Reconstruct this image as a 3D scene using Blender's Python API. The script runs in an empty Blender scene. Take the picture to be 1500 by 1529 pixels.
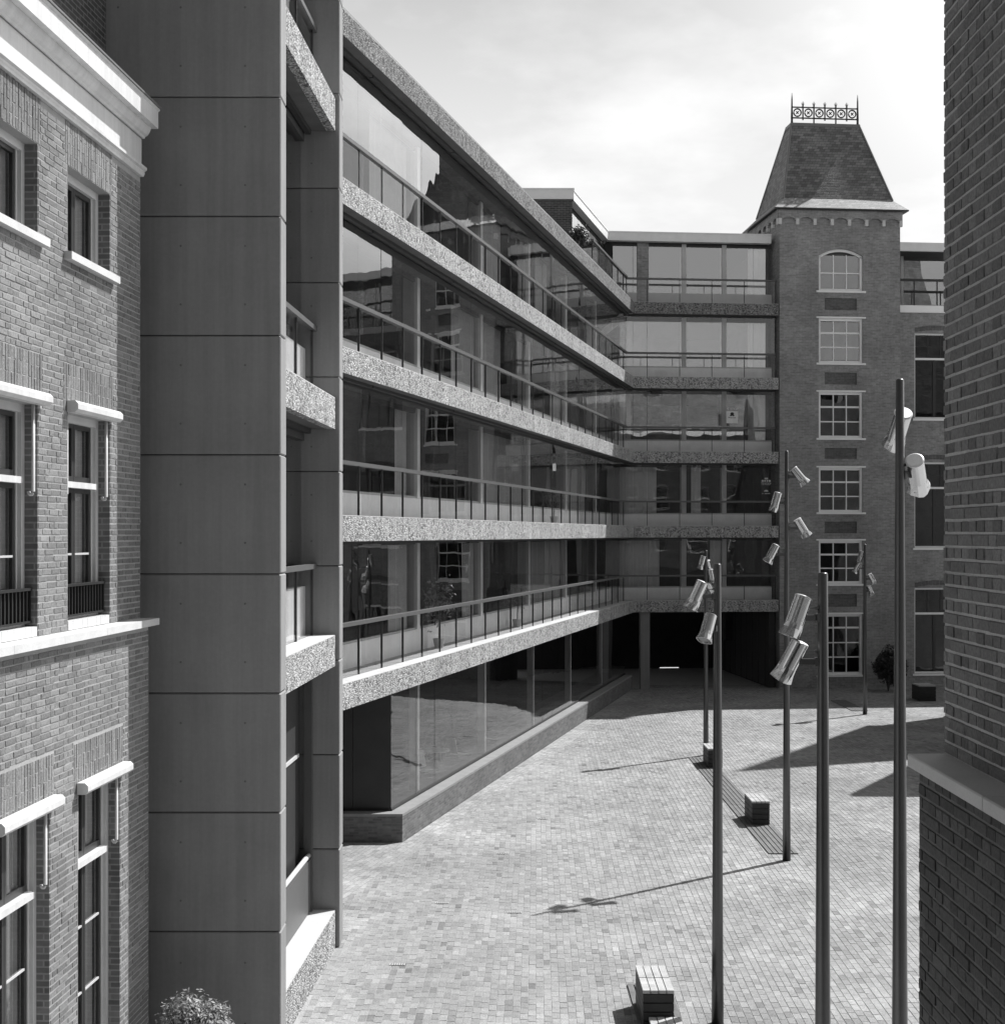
import bpy, math, random
from mathutils import Vector
random.seed(7)
R = math.radians
scene = bpy.context.scene

# ------------------------------------------------------------------ camera
CX, HY, F, H = 750.0, 798.0, 2143.0, 6.0      # photo centre column, horizon row, focal length (px), eye height (m)
cam = bpy.data.cameras.new("camera")
cam.sensor_fit = 'HORIZONTAL'
cam.sensor_width = 56.0
cam.lens = 56.0 * F / 1500.0
cam.shift_y = (HY - 764.5) / 1500.0
cam.clip_start = 0.05
cam.clip_end = 2000
cam_o = bpy.data.objects.new("camera", cam)
scene.collection.objects.link(cam_o)
cam_o.location = (0, 0, H)
cam_o.rotation_euler = (R(90), 0, 0)
scene.camera = cam_o

# ------------------------------------------------------------------ sky, sun, exposure
SUN_EL = R(51)
SUN_AZ = math.atan2(0.781, 0.625)             # clockwise from +Y
world = bpy.data.worlds.new("World")
scene.world = world
world.use_nodes = True
wn = world.node_tree
wn.nodes.clear()
def N(t, **kw):
    n = wn.nodes.new(t)
    for k, v in kw.items():
        setattr(n, k, v)
    return n
sky = N('ShaderNodeTexSky', sky_type='NISHITA', sun_disc=False, sun_elevation=SUN_EL, sun_rotation=SUN_AZ,
        air_density=1.0, dust_density=2.2, ozone_density=1.0)
sep = N('ShaderNodeSeparateColor')
wn.links.new(sky.outputs[0], sep.inputs[0])
# black-and-white film behind an orange filter: mostly the red light of the sky
m1 = N('ShaderNodeMath', operation='MULTIPLY'); m1.inputs[1].default_value = 0.85
m2 = N('ShaderNodeMath', operation='MULTIPLY'); m2.inputs[1].default_value = 0.15
ad = N('ShaderNodeMath', operation='ADD')
wn.links.new(sep.outputs[0], m1.inputs[0]); wn.links.new(sep.outputs[1], m2.inputs[0])
wn.links.new(m1.outputs[0], ad.inputs[0]); wn.links.new(m2.outputs[0], ad.inputs[1])
tc = N('ShaderNodeTexCoord')
sx = N('ShaderNodeSeparateXYZ'); wn.links.new(tc.outputs['Generated'], sx.inputs[0])
zz = N('ShaderNodeMath', operation='MAXIMUM'); zz.inputs[1].default_value = 0.0
wn.links.new(sx.outputs[2], zz.inputs[0])
za = N('ShaderNodeMath', operation='ADD'); za.inputs[1].default_value = 0.22
wn.links.new(zz.outputs[0], za.inputs[0])
dx = N('ShaderNodeMath', operation='DIVIDE'); dy = N('ShaderNodeMath', operation='DIVIDE')
wn.links.new(sx.outputs[0], dx.inputs[0]); wn.links.new(za.outputs[0], dx.inputs[1])
wn.links.new(sx.outputs[1], dy.inputs[0]); wn.links.new(za.outputs[0], dy.inputs[1])
cb = N('ShaderNodeCombineXYZ'); wn.links.new(dx.outputs[0], cb.inputs[0]); wn.links.new(dy.outputs[0], cb.inputs[1])
cn = N('ShaderNodeTexNoise'); cn.inputs['Scale'].default_value = 1.5; cn.inputs['Detail'].default_value = 9
cn.inputs['Roughness'].default_value = 0.56
wn.links.new(cb.outputs[0], cn.inputs['Vector'])
cr = N('ShaderNodeValToRGB')
cr.color_ramp.elements[0].position = 0.47; cr.color_ramp.elements[0].color = (0, 0, 0, 1)
cr.color_ramp.elements[1].position = 0.62; cr.color_ramp.elements[1].color = (1, 1, 1, 1)
wn.links.new(cn.outputs[0], cr.inputs[0])
# white haze low down, thinning towards a dark zenith; clouds drift through it
hz = N('ShaderNodeMapRange', interpolation_type='SMOOTHSTEP'); hz.inputs[1].default_value = 0.20; hz.inputs[2].default_value = 0.51
hz.inputs[3].default_value = 0.88; hz.inputs[4].default_value = 0.0
wn.links.new(zz.outputs[0], hz.inputs[0])
cf = N('ShaderNodeMapRange'); cf.inputs[1].default_value = 0.25; cf.inputs[2].default_value = 0.8
cf.inputs[3].default_value = 0.36; cf.inputs[4].default_value = 0.05
wn.links.new(zz.outputs[0], cf.inputs[0])
cm = N('ShaderNodeMath', operation='MULTIPLY'); wn.links.new(cr.outputs[0], cm.inputs[0]); wn.links.new(cf.outputs[0], cm.inputs[1])
sm_ = N('ShaderNodeMath', operation='ADD'); wn.links.new(hz.outputs[0], sm_.inputs[0]); wn.links.new(cm.outputs[0], sm_.inputs[1])
dt = N('ShaderNodeVectorMath', operation='DOT_PRODUCT'); wn.links.new(tc.outputs['Generated'], dt.inputs[0])
dt.inputs[1].default_value = (math.sin(SUN_AZ) * math.cos(SUN_EL), math.cos(SUN_AZ) * math.cos(SUN_EL), math.sin(SUN_EL))
gl = N('ShaderNodeMapRange', interpolation_type='SMOOTHSTEP'); gl.inputs[1].default_value = 0.66; gl.inputs[2].default_value = 0.97
gl.inputs[3].default_value = 9.0; gl.inputs[4].default_value = 42.0
wn.links.new(dt.outputs['Value'], gl.inputs[0])
mixc = N('ShaderNodeMix', data_type='FLOAT', clamp_factor=False); wn.links.new(gl.outputs[0], mixc.inputs[3])
wn.links.new(sm_.outputs[0], mixc.inputs[0]); wn.links.new(ad.outputs[0], mixc.inputs[2])
bg = N('ShaderNodeBackground'); bg.inputs[1].default_value = 0.085
wn.links.new(mixc.outputs[0], bg.inputs[0])
wo = N('ShaderNodeOutputWorld'); wn.links.new(bg.outputs[0], wo.inputs[0])

sun = bpy.data.lights.new("sun", 'SUN')
sun.energy = 5.0
sun.angle = R(0.53)
sun.color = (1, 1, 1)
sun_o = bpy.data.objects.new("sun", sun)
scene.collection.objects.link(sun_o)
SV = Vector((math.sin(SUN_AZ) * math.cos(SUN_EL), math.cos(SUN_AZ) * math.cos(SUN_EL), math.sin(SUN_EL)))
sun_o.rotation_euler = SV.to_track_quat('Z', 'Y').to_euler()
sun_o.location = (30, 30, 60)

scene.view_settings.view_transform = 'Standard'
scene.view_settings.look = 'None'
scene.view_settings.exposure = 0.35
scene.view_settings.gamma = 1.0
scene.view_settings.use_curve_mapping = False
scene.render.engine = 'CYCLES'
scene.cycles.use_denoising = True
scene.cycles.max_bounces = 10
scene.cycles.diffuse_bounces = 4
scene.cycles.glossy_bounces = 4
scene.cycles.transparent_max_bounces = 24
scene.cycles.caustics_reflective = False
scene.cycles.caustics_refractive = False

# ------------------------------------------------------------------ frames: vertical planes of the place
class Fr:
    """Vertical plane: origin (x, y), direction D along it, N the outward normal (to the right of D)."""
    def __init__(s, ox, oy, dx, dy):
        l = math.hypot(dx, dy)
        s.o = (ox, oy); s.D = (dx / l, dy / l); s.N = (dy / l, -dx / l)
        s.ang = math.atan2(dy, dx)
    def w(s, a, n, z):
        return (s.o[0] + a * s.D[0] + n * s.N[0], s.o[1] + a * s.D[1] + n * s.N[1], z)
    def hit(s, px, py, n=0.0):
        """photo pixel -> (distance along, height) on this plane shifted by n"""
        k = (px - CX) / F
        ox, oy = s.o[0] + n * s.N[0], s.o[1] + n * s.N[1]
        a = (k * oy - ox) / (s.D[0] - k * s.D[1])
        y = oy + a * s.D[1]
        return a, H + (HY - py) * y / F
    def a(s, px, n=0.0):
        return s.hit(px, HY, n)[0]
    def z(s, px, py, n=0.0):
        return s.hit(px, py, n)[1]
    def ay(s, y, n=0.0):
        return (y - s.o[1] - n * s.N[1]) / s.D[1]
def inter(f1, n1, f2, n2):
    x1, y1, _ = f1.w(0, n1, 0); x2, y2, _ = f2.w(0, n2, 0)
    d = f1.D[0] * f2.D[1] - f1.D[1] * f2.D[0]
    a1 = ((x2 - x1) * f2.D[1] - (y2 - y1) * f2.D[0]) / d
    a2 = ((x2 - x1) * f1.D[1] - (y2 - y1) * f1.D[0]) / d
    return a1, a2
def gnd(px, py, z=0.0):
    y = (H - z) * F / (py - HY)
    return ((px - CX) / F * y, y)
XF = Fr(0, 0, 1, 0)                             # plain frontal frame: s = x, n = -y

# ------------------------------------------------------------------ mesh builder
COL = scene.collection
GLASS = {'window_glass', 'railing_glass', 'old_glass', 'inner_glass', 'wing_glass', 'tower_glass', 'tower_glass_top'}
ORG = {}
class MB:
    def __init__(s):
        s.v = []; s.f = []; s.t = []
    def poly(s, pts, tone=0.5):
        i = len(s.v); s.v += [tuple(p) for p in pts]; s.f.append(tuple(range(i, i + len(pts)))); s.t.append(tone)
        return s
    def hexa(s, b, t, tone=0.5):
        """b, t: four bottom / four top points, counter-clockwise seen from above"""
        i = len(s.v); s.v += [tuple(p) for p in b] + [tuple(p) for p in t]
        for q in ((3, 2, 1, 0), (4, 5, 6, 7), (0, 1, 5, 4), (1, 2, 6, 5), (2, 3, 7, 6), (3, 0, 4, 7)):
            s.f.append(tuple(i + k for k in q)); s.t.append(tone)
        return s
    def box(s, fr, s0, s1, n0, n1, z0, z1, tone=0.5):
        if n0 > n1: n0, n1 = n1, n0
        c = [(s0, n1), (s1, n1), (s1, n0), (s0, n0)]
        return s.hexa([fr.w(a, n, z0) for a, n in c], [fr.w(a, n, z1) for a, n in c], tone)
    def prism(s, pts, z0, z1, tone=0.5):
        n = len(pts); i = len(s.v)
        s.v += [(p[0], p[1], z0) for p in pts] + [(p[0], p[1], z1) for p in pts]
        s.f.append(tuple(i + k for k in reversed(range(n)))); s.t.append(tone)
        s.f.append(tuple(i + n + k for k in range(n))); s.t.append(tone)
        for k in range(n):
            l = (k + 1) % n
            s.f.append((i + k, i + l, i + n + l, i + n + k)); s.t.append(tone)
        return s
    def rings(s, rings, cap=True, tone=0.5):
        """loft closed rings of equal count"""
        m = len(rings[0]); i = len(s.v)
        for r in rings: s.v += [tuple(p) for p in r]
        for k in range(len(rings) - 1):
            for j in range(m):
                l = (j + 1) % m
                s.f.append((i + k * m + j, i + k * m + l, i + (k + 1) * m + l, i + (k + 1) * m + j)); s.t.append(tone)
        if cap:
            s.f.append(tuple(i + j for j in reversed(range(m)))); s.t.append(tone)
            e = i + (len(rings) - 1) * m
            s.f.append(tuple(e + j for j in range(m))); s.t.append(tone)
        return s
    def tube(s, pts, r, seg=8, tone=0.5, cap=True):
        """round bar through points; r a number or one per point"""
        pts = [Vector(p) for p in pts]
        rr = r if isinstance(r, (list, tuple)) else [r] * len(pts)
        rings = []
        for k, p in enumerate(pts):
            d = (pts[min(k + 1, len(pts) - 1)] - pts[max(k - 1, 0)]).normalized()
            u = d.cross(Vector((0.03, 0.11, 1.0)))
            if u.length < 0.15: u = d.cross(Vector((1, 0.07, 0.02)))
            u.normalize(); w = d.cross(u)
            rings.append([p + (u * math.cos(2 * math.pi * j / seg) + w * math.sin(2 * math.pi * j / seg)) * rr[k] for j in range(seg)])
        return s.rings(rings, cap, tone)
    def build(s, name, mat, parent=None, kind=None, smooth=False):
        o = mesh_obj(name, s.v, s.f, s.t, mat, parent, smooth)
        if kind: o["kind"] = kind
        return o
def mesh_data(name, v, f, t, mat, smooth=False):
    me = bpy.data.meshes.new(name)
    me.from_pydata(v, [], f)
    at = me.attributes.new("tone", 'FLOAT', 'FACE')
    at.data.foreach_set("value", t)
    me.materials.append(mat)
    if mat.name in GLASS:
        me.materials.append(M['clear'])
        me.polygons.foreach_set('material_index', [0 if i % 6 == 2 else 1 for i in range(len(f))])
    if smooth:
        me.polygons.foreach_set("use_smooth", [True] * len(f))
    me.update()
    return me
def mesh_obj(name, v, f, t, mat, parent=None, smooth=False):
    org = Vector((0, 0, 0))
    if parent is not None:
        org = ORG[parent.name]
    vv = [(p[0] - org[0], p[1] - org[1], p[2] - org[2]) for p in v]
    o = bpy.data.objects.new(name, mesh_data(name, vv, f, t, mat, smooth))
    COL.objects.link(o)
    if parent is not None:
        o.parent = parent
    ORG[o.name] = org
    return o
def tag(o, label, cat, group=None):
    o["label"] = label; o["category"] = cat
    if group: o["group"] = group
    return o
def thing(name, loc, label, cat, group=None):
    o = bpy.data.objects.new(name, None)
    o.empty_display_size = 0.3
    COL.objects.link(o)
    o.location = loc
    ORG[o.name] = Vector(loc)
    return tag(o, label, cat, group)
def B(fr, s0, s1, n0, n1, z0, z1, name, mat, parent=None, tone=0.5):
    return MB().box(fr, s0, s1, n0, n1, z0, z1, tone).build(name, mat, parent)

# ------------------------------------------------------------------ materials (all grey: a black-and-white print)
def new_mat(name):
    m = bpy.data.materials.new(name); m.use_nodes = True
    nt = m.node_tree; nt.nodes.clear()
    out = nt.nodes.new('ShaderNodeOutputMaterial')
    return m, nt, out
def nd(nt, t, **kw):
    n = nt.nodes.new(t)
    for k, v in kw.items(): setattr(n, k, v)
    return n
def lk(nt, a, b): nt.links.new(a, b)
def noise(nt, scale, detail=4, rough=0.55, vec=None):
    n = nd(nt, 'ShaderNodeTexNoise'); n.inputs['Scale'].default_value = scale
    n.inputs['Detail'].default_value = detail; n.inputs['Roughness'].default_value = rough
    if vec is not None: lk(nt, vec, n.inputs['Vector'])
    return n.outputs[0]
def rng(nt, val, a, b, c, d):
    n = nd(nt, 'ShaderNodeMapRange'); lk(nt, val, n.inputs[0])
    for i, x in enumerate((a, b, c, d)): n.inputs[i + 1].default_value = x
    return n.outputs[0]
def math_(nt, op, a, b):
    n = nd(nt, 'ShaderNodeMath', operation=op)
    for i, x in enumerate((a, b)):
        if isinstance(x, (int, float)): n.inputs[i].default_value = x
        else: lk(nt, x, n.inputs[i])
    return n.outputs[0]
def pos(nt):
    return nd(nt, 'ShaderNodeNewGeometry').outputs['Position']
def plain(name, base, rough=0.7, metal=0.0, var=0.15, vscale=3.0, fine=0.06, fscale=60.0, bump=0.0, bscale=40.0, spec=0.4, streak=0.0):
    """base colour with broad and fine unevenness, optional relief, optional vertical weather streaks"""
    m, nt, out = new_mat(name)
    p = nd(nt, 'ShaderNodeBsdfPrincipled')
    P = pos(nt)
    a = rng(nt, noise(nt, vscale, 5, 0.6, P), 0.3, 0.7, 1 - var, 1 + var)
    b = rng(nt, noise(nt, fscale, 3, 0.6, P), 0.3, 0.7, 1 - fine, 1 + fine)
    c = math_(nt, 'MULTIPLY', math_(nt, 'MULTIPLY', a, b), base)
    if name == 'fin_concrete':
        oi = nd(nt, 'ShaderNodeObjectInfo'); c = math_(nt, 'MULTIPLY', c, rng(nt, oi.outputs['Random'], 0, 1, 0.95, 1.06))
    if streak:
        mp = nd(nt, 'ShaderNodeMapping'); mp.inputs['Scale'].default_value = (9, 9, 0.35)
        lk(nt, P, mp.inputs[0])
        c = math_(nt, 'MULTIPLY', c, rng(nt, noise(nt, 1.0, 4, 0.65, mp.outputs[0]), 0.35, 0.65, 1 - streak, 1 + streak * 0.6))
    lk(nt, c, p.inputs['Base Color'])
    p.inputs['Roughness'].default_value = rough
    p.inputs['Metallic'].default_value = metal
    p.inputs['Specular IOR Level'].default_value = spec
    if bump:
        bn = nd(nt, 'ShaderNodeBump'); bn.inputs['Strength'].default_value = bump; bn.inputs['Distance'].default_value = 0.01
        lk(nt, noise(nt, bscale, 5, 0.6, P), bn.inputs['Height']); lk(nt, bn.outputs[0], p.inputs['Normal'])
    lk(nt, p.outputs[0], out.inputs[0])
    return m
def piece(name, lo, hi, rough=0.85, spots=0.25, bump=0.5, big=0.12, bscale=90.0):
    """bricks and pavers: colour from each piece's own tone, mottled"""
    m, nt, out = new_mat(name)
    p = nd(nt, 'ShaderNodeBsdfPrincipled')
    at = nd(nt, 'ShaderNodeAttribute', attribute_name="tone")
    P = pos(nt)
    c = rng(nt, at.outputs['Fac'], 0, 1, lo, hi)
    c = math_(nt, 'MULTIPLY', c, rng(nt, noise(nt, 55, 4, 0.65, P), 0.3, 0.7, 1 - spots, 1 + spots))
    c = math_(nt, 'MULTIPLY', c, rng(nt, noise(nt, 0.55, 5, 0.6, P), 0.3, 0.7, 1 - big, 1 + big))
    if name == 'paving_brick':
        c = math_(nt, 'MULTIPLY', c, rng(nt, noise(nt, 0.22, 6, 0.65, P), 0.35, 0.65, 0.86, 1.12))
        c = math_(nt, 'MULTIPLY', c, rng(nt, noise(nt, 2.6, 6, 0.75, P), 0.52, 0.72, 1.0, 0.78))
        c = math_(nt, 'MULTIPLY', c, rng(nt, noise(nt, 17, 4, 0.7, P), 0.3, 0.7, 0.86, 1.14))
    lk(nt, c, p.inputs['Base Color']); p.inputs['Roughness'].default_value = rough
    p.inputs['Specular IOR Level'].default_value = 0.25
    bn = nd(nt, 'ShaderNodeBump'); bn.inputs['Strength'].default_value = bump; bn.inputs['Distance'].default_value = 0.006
    lk(nt, noise(nt, bscale, 5, 0.65, P), bn.inputs['Height']); lk(nt, bn.outputs[0], p.inputs['Normal'])
    lk(nt, p.outputs[0], out.inputs[0])
    return m
def coursed(name, fr, lo, hi, mortar, bw=0.222, bh=0.0617, ms=0.008, bump=0.5, rough=0.85, var=0.15, smooth=0.1, horiz=False):
    """brick or slate courses for surfaces too far off to tell the pieces apart; u runs along the frame, v is height"""
    m, nt, out = new_mat(name)
    p = nd(nt, 'ShaderNodeBsdfPrincipled')
    P = pos(nt)
    d = nd(nt, 'ShaderNodeVectorMath', operation='DOT_PRODUCT'); lk(nt, P, d.inputs[0])
    d.inputs[1].default_value = (fr.D[0] + fr.N[0], fr.D[1] + fr.N[1], 0)
    sz = nd(nt, 'ShaderNodeSeparateXYZ'); lk(nt, P, sz.inputs[0])
    cb = nd(nt, 'ShaderNodeCombineXYZ'); lk(nt, d.outputs['Value'], cb.inputs[0]); lk(nt, sz.outputs[2], cb.inputs[1])
    bt = nd(nt, 'ShaderNodeTexBrick'); lk(nt, cb.outputs[0], bt.inputs['Vector'])
    bt.inputs['Scale'].default_value = 1.0; bt.inputs['Brick Width'].default_value = bw; bt.inputs['Row Height'].default_value = bh
    bt.inputs['Mortar Size'].default_value = ms; bt.inputs['Mortar Smooth'].default_value = smooth
    bt.inputs['Color1'].default_value = (lo, lo, lo, 1); bt.inputs['Color2'].default_value = (hi, hi, hi, 1)
    bt.inputs['Mortar'].default_value = (mortar, mortar, mortar, 1)
    bt.offset = 0.5
    mu = rng(nt, noise(nt, 0.7, 5, 0.6, P), 0.3, 0.7, 1 - var, 1 + var)
    mx = nd(nt, 'ShaderNodeVectorMath', operation='SCALE'); lk(nt, bt.outputs['Color'], mx.inputs[0]); lk(nt, mu, mx.inputs['Scale'])
    mu2 = rng(nt, noise(nt, 9, 4, 0.6, P), 0.3, 0.7, 0.85, 1.15)
    mx2 = nd(nt, 'ShaderNodeVectorMath', operation='SCALE'); lk(nt, mx.outputs[0], mx2.inputs[0]); lk(nt, mu2, mx2.inputs['Scale'])
    lk(nt, mx2.outputs[0], p.inputs['Base Color']); p.inputs['Roughness'].default_value = rough
    p.inputs['Specular IOR Level'].default_value = 0.25
    bn = nd(nt, 'ShaderNodeBump'); bn.inputs['Strength'].default_value = bump; bn.inputs['Distance'].default_value = 0.008
    bn.invert = True
    lk(nt, bt.outputs['Fac'], bn.inputs['Height']); lk(nt, bn.outputs[0], p.inputs['Normal'])
    lk(nt, p.outputs[0], out.inputs[0])
    return m
def pebbles(name, light, dark, scale=30.0):
    """exposed-aggregate concrete: pale pebbles in darker hollows"""
    m, nt, out = new_mat(name)
    p = nd(nt, 'ShaderNodeBsdfPrincipled')
    P = pos(nt)
    v = nd(nt, 'ShaderNodeTexVoronoi', feature='F1'); v.inputs['Scale'].default_value = scale; lk(nt, P, v.inputs['Vector'])
    v.inputs['Randomness'].default_value = 1.0
    e = nd(nt, 'ShaderNodeTexVoronoi', feature='DISTANCE_TO_EDGE'); e.inputs['Scale'].default_value = scale; lk(nt, P, e.inputs['Vector'])
    sepc = nd(nt, 'ShaderNodeSeparateColor'); lk(nt, v.outputs['Color'], sepc.inputs[0])
    cell = rng(nt, sepc.outputs[0], 0.0, 1.0, 0.68, 1.12)
    hol = rng(nt, sepc.outputs[1], 0.78, 0.86, 1.0, 0.32)          # a few lost pebbles
    edge = rng(nt, e.outputs['Distance'], 0.0, 0.16, dark / light, 1.0)
    c = math_(nt, 'MULTIPLY', math_(nt, 'MULTIPLY', cell, hol), math_(nt, 'MULTIPLY', edge, light))
    c = math_(nt, 'MULTIPLY', c, rng(nt, noise(nt, 1.3, 4, 0.6, P), 0.3, 0.7, 0.86, 1.14))
    mps = nd(nt, 'ShaderNodeMapping'); mps.inputs['Scale'].default_value = (5, 5, 0.3); lk(nt, P, mps.inputs[0])
    c = math_(nt, 'MULTIPLY', c, rng(nt, noise(nt, 1.0, 5, 0.7, mps.outputs[0]), 0.35, 0.6, 0.82, 1.04))
    lk(nt, c, p.inputs['Base Color']); p.inputs['Roughness'].default_value = 0.9
    p.inputs['Specular IOR Level'].default_value = 0.2
    bn = nd(nt, 'ShaderNodeBump'); bn.inputs['Strength'].default_value = 1.0; bn.inputs['Distance'].default_value = 0.012
    hh = math_(nt, 'MULTIPLY', rng(nt, e.outputs['Distance'], 0.0, 0.3, 0.0, 1.0), hol)
    lk(nt, hh, bn.inputs['Height']); lk(nt, bn.outputs[0], p.inputs['Normal'])
    lk(nt, p.outputs[0], out.inputs[0])
    return m
def glass(name, base, gain, through, wob=0.0, wscale=1.0):
    """thin pane: mirror share grows towards grazing; the rest is seen through, slightly tinted"""
    m, nt, out = new_mat(name)
    fr = nd(nt, 'ShaderNodeFresnel'); fr.inputs[0].default_value = 1.5
    fac = math_(nt, 'MINIMUM', math_(nt, 'ADD', math_(nt, 'MULTIPLY', fr.outputs[0], gain), base), 0.95)
    g = nd(nt, 'ShaderNodeBsdfGlossy'); g.inputs['Roughness'].default_value = 0.0
    g.inputs['Color'].default_value = (0.92, 0.92, 0.92, 1)
    t = nd(nt, 'ShaderNodeBsdfTransparent'); t.inputs[0].default_value = (through, through, through, 1)
    if wob:
        P = pos(nt)
        mp = nd(nt, 'ShaderNodeMapping'); mp.inputs['Scale'].default_value = (1, 1, 0.55); lk(nt, P, mp.inputs[0])
        bn = nd(nt, 'ShaderNodeBump'); bn.inputs['Strength'].default_value = 1.0; bn.inputs['Distance'].default_value = wob
        lk(nt, noise(nt, wscale, 1, 0.4, mp.outputs[0]), bn.inputs['Height']); lk(nt, bn.outputs[0], g.inputs['Normal'])
    mx = nd(nt, 'ShaderNodeMixShader'); lk(nt, fac, mx.inputs[0]); lk(nt, t.outputs[0], mx.inputs[1]); lk(nt, g.outputs[0], mx.inputs[2])
    lk(nt, mx.outputs[0], out.inputs[0])
    return m

# frames of the place, taken from the photograph's vanishing lines
FIN = Fr(-2.548, 16.5, 0.0426, 1)               # line of the concrete fin tips
LW = Fr(-4.045, 16.05, 0.0667, 1)               # brick house on the left: end of its wall at s = 0, towards the camera s < 0
LF = Fr(-2.721, 24.4, 0.252, 1)                 # long balcony front
BK = None
cs, _ = LF.hit(946, 800)
cX, cY, _ = LF.w(cs, 0, 0)
BK = Fr(cX, cY, 1, 0.0974)                      # balcony front of the cross wing and front of the tower
CS = cs
RW = Fr(2.103, 6.85, -0.01493, -1)              # brick wall close by on the right, far corner at s = 0

M = {}
M['fin'] = plain('fin_concrete', 0.255, 0.75, var=0.08, vscale=1.2, fine=0.04, fscale=25, bump=0.12, bscale=60, streak=0.09)
M['joint'] = plain('joint', 0.05, 0.9)
M['dot'] = plain('tie_hole', 0.15, 0.9)
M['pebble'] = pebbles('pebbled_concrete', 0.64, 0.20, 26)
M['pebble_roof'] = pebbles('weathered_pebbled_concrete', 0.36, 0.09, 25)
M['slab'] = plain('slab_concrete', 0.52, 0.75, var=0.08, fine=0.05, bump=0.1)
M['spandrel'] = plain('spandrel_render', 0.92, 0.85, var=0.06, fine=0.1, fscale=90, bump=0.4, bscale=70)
M['soffit'] = plain('soffit_shade', 0.11, 0.8)  # grey concrete undersides, with their shade put into the colour
M['rail'] = plain('rail_paint', 0.11, 0.45, var=0.05)
M['dark'] = plain('dark_metal', 0.035, 0.5, var=0.1)
M['blind'] = plain('blind_box', 0.045, 0.55, var=0.1)
M['column'] = plain('column_concrete', 0.50, 0.7, var=0.06)
M['glass'] = glass('window_glass', 0.03, 1.45, 0.98, 0.004, 1.3)
M['wingglass'] = glass('wing_glass', 0.24, 1.4, 0.90, 0.004, 1.3)
M['glass2'] = glass('tower_glass_top', 0.14, 1.2, 0.75, 0.006, 2.0)
M['towerglass'] = glass('tower_glass', 0.03, 1.0, 0.75, 0.006, 2.0)
M['railglass'] = glass('railing_glass', 0.01, 0.6, 0.99, 0.002, 1.0)
M['oldglass'] = glass('old_glass', 0.05, 1.2, 0.9, 0.006, 2.0)
M['inner'] = glass('inner_glass', 0.02, 0.5, 0.80, 0.003, 1.3)
_c, _nt, _o = new_mat('clear_face')
_t = nd(_nt, 'ShaderNodeBsdfTransparent'); _t.inputs[0].default_value = (0.98, 0.98, 0.98, 1); lk(_nt, _t.outputs[0], _o.inputs[0])
M['clear'] = _c
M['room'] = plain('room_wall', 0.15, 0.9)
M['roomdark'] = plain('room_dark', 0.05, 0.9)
M['sheer'] = plain('sheer_curtain', 0.78, 0.95, var=0.08)
M['curtain'] = plain('curtain', 0.85, 0.95, var=0.05)
M['white'] = plain('white_paint', 0.64, 0.5, var=0.06, vscale=1.5, fine=0.03, streak=0.09)
M['trim'] = plain('window_trim_white', 0.92, 0.45, var=0.04, vscale=1.5, fine=0.02)
M['offwhite'] = plain('offwhite_paint', 0.62, 0.5, var=0.06, fine=0.03)
M['sash'] = plain('dark_sash_paint', 0.04, 0.4, var=0.1)
M['stone'] = plain('stone_ledge', 0.60, 0.8, var=0.08, fine=0.08, bump=0.15)
M['coping'] = plain('coping_stone', 0.42, 0.85, var=0.07, fine=0.08, fscale=120, bump=0.15)
M['brick_l'] = piece('house_brick', 0.165, 0.245, spots=0.34, bump=0.7, big=0.16)
M['mortar_l'] = plain('house_mortar', 0.36, 0.95, var=0.1, fine=0.12, bump=0.3)
M['reveal_l'] = coursed('house_reveal_brick', LW, 0.14, 0.22, 0.30)
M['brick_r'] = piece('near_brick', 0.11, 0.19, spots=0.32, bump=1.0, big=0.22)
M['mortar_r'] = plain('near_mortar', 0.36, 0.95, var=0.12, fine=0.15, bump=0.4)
M['brick_rt'] = coursed('near_wall_far_parts', RW, 0.11, 0.18, 0.33)
M['darkbrick'] = coursed('dark_brick', LW, 0.045, 0.07, 0.16)
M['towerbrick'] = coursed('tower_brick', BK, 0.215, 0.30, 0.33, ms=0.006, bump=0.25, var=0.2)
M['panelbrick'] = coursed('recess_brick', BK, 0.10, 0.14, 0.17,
                          ms=0.006, bump=0.25)
M['plinthtop'] = plain('plinth_cap', 0.25, 0.85, var=0.1, fine=0.08, bump=0.2)
M['plinthbrick'] = coursed('plinth_brick', LF, 0.11, 0.18, 0.16, bh=0.052, ms=0.007, bump=0.4)
M['slate'] = coursed('roof_slate', BK, 0.10, 0.20, 0.05, bw=0.22, bh=0.115, ms=0.006, bump=0.8, rough=0.55, var=0.25)
M['flare'] = coursed('eave_slate', BK, 0.22, 0.34, 0.14, bw=0.22, bh=0.09, ms=0.005, bump=0.5, rough=0.6)
M['housebrick'] = coursed('dark_house_brick', XF, 0.055, 0.085, 0.12)
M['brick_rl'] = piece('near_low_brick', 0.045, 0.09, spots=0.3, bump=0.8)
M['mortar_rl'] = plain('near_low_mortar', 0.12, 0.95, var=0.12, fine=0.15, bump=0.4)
M['lead'] = plain('lead_edge', 0.16, 0.5)
M['iron'] = plain('black_iron', 0.02, 0.5)
M['pole'] = plain('pole_steel', 0.105, 0.34, metal=0.9, var=0.08, vscale=2, fine=0.04)
M['lamp'] = plain('lamp_steel', 0.55, 0.17, metal=1.0, var=0.03, vscale=6, fine=0.02)
M['lampcap'] = plain('lamp_cap', 0.62, 0.45, metal=0.3, var=0.04)
M['lens'] = plain('lamp_lens', 0.25, 0.1)
M['paver'] = piece('paving_brick', 0.15, 0.40, spots=0.34, bump=0.6, big=0.2, bscale=60)
M['sand'] = plain('joint_sand', 0.43, 0.95, var=0.1, fine=0.15)
M['wood'] = plain('wood_shaded_side', 0.035, 0.6, var=0.25, vscale=5, fine=0.2, fscale=70)  # bench side boards, toned near black for their shade
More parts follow.
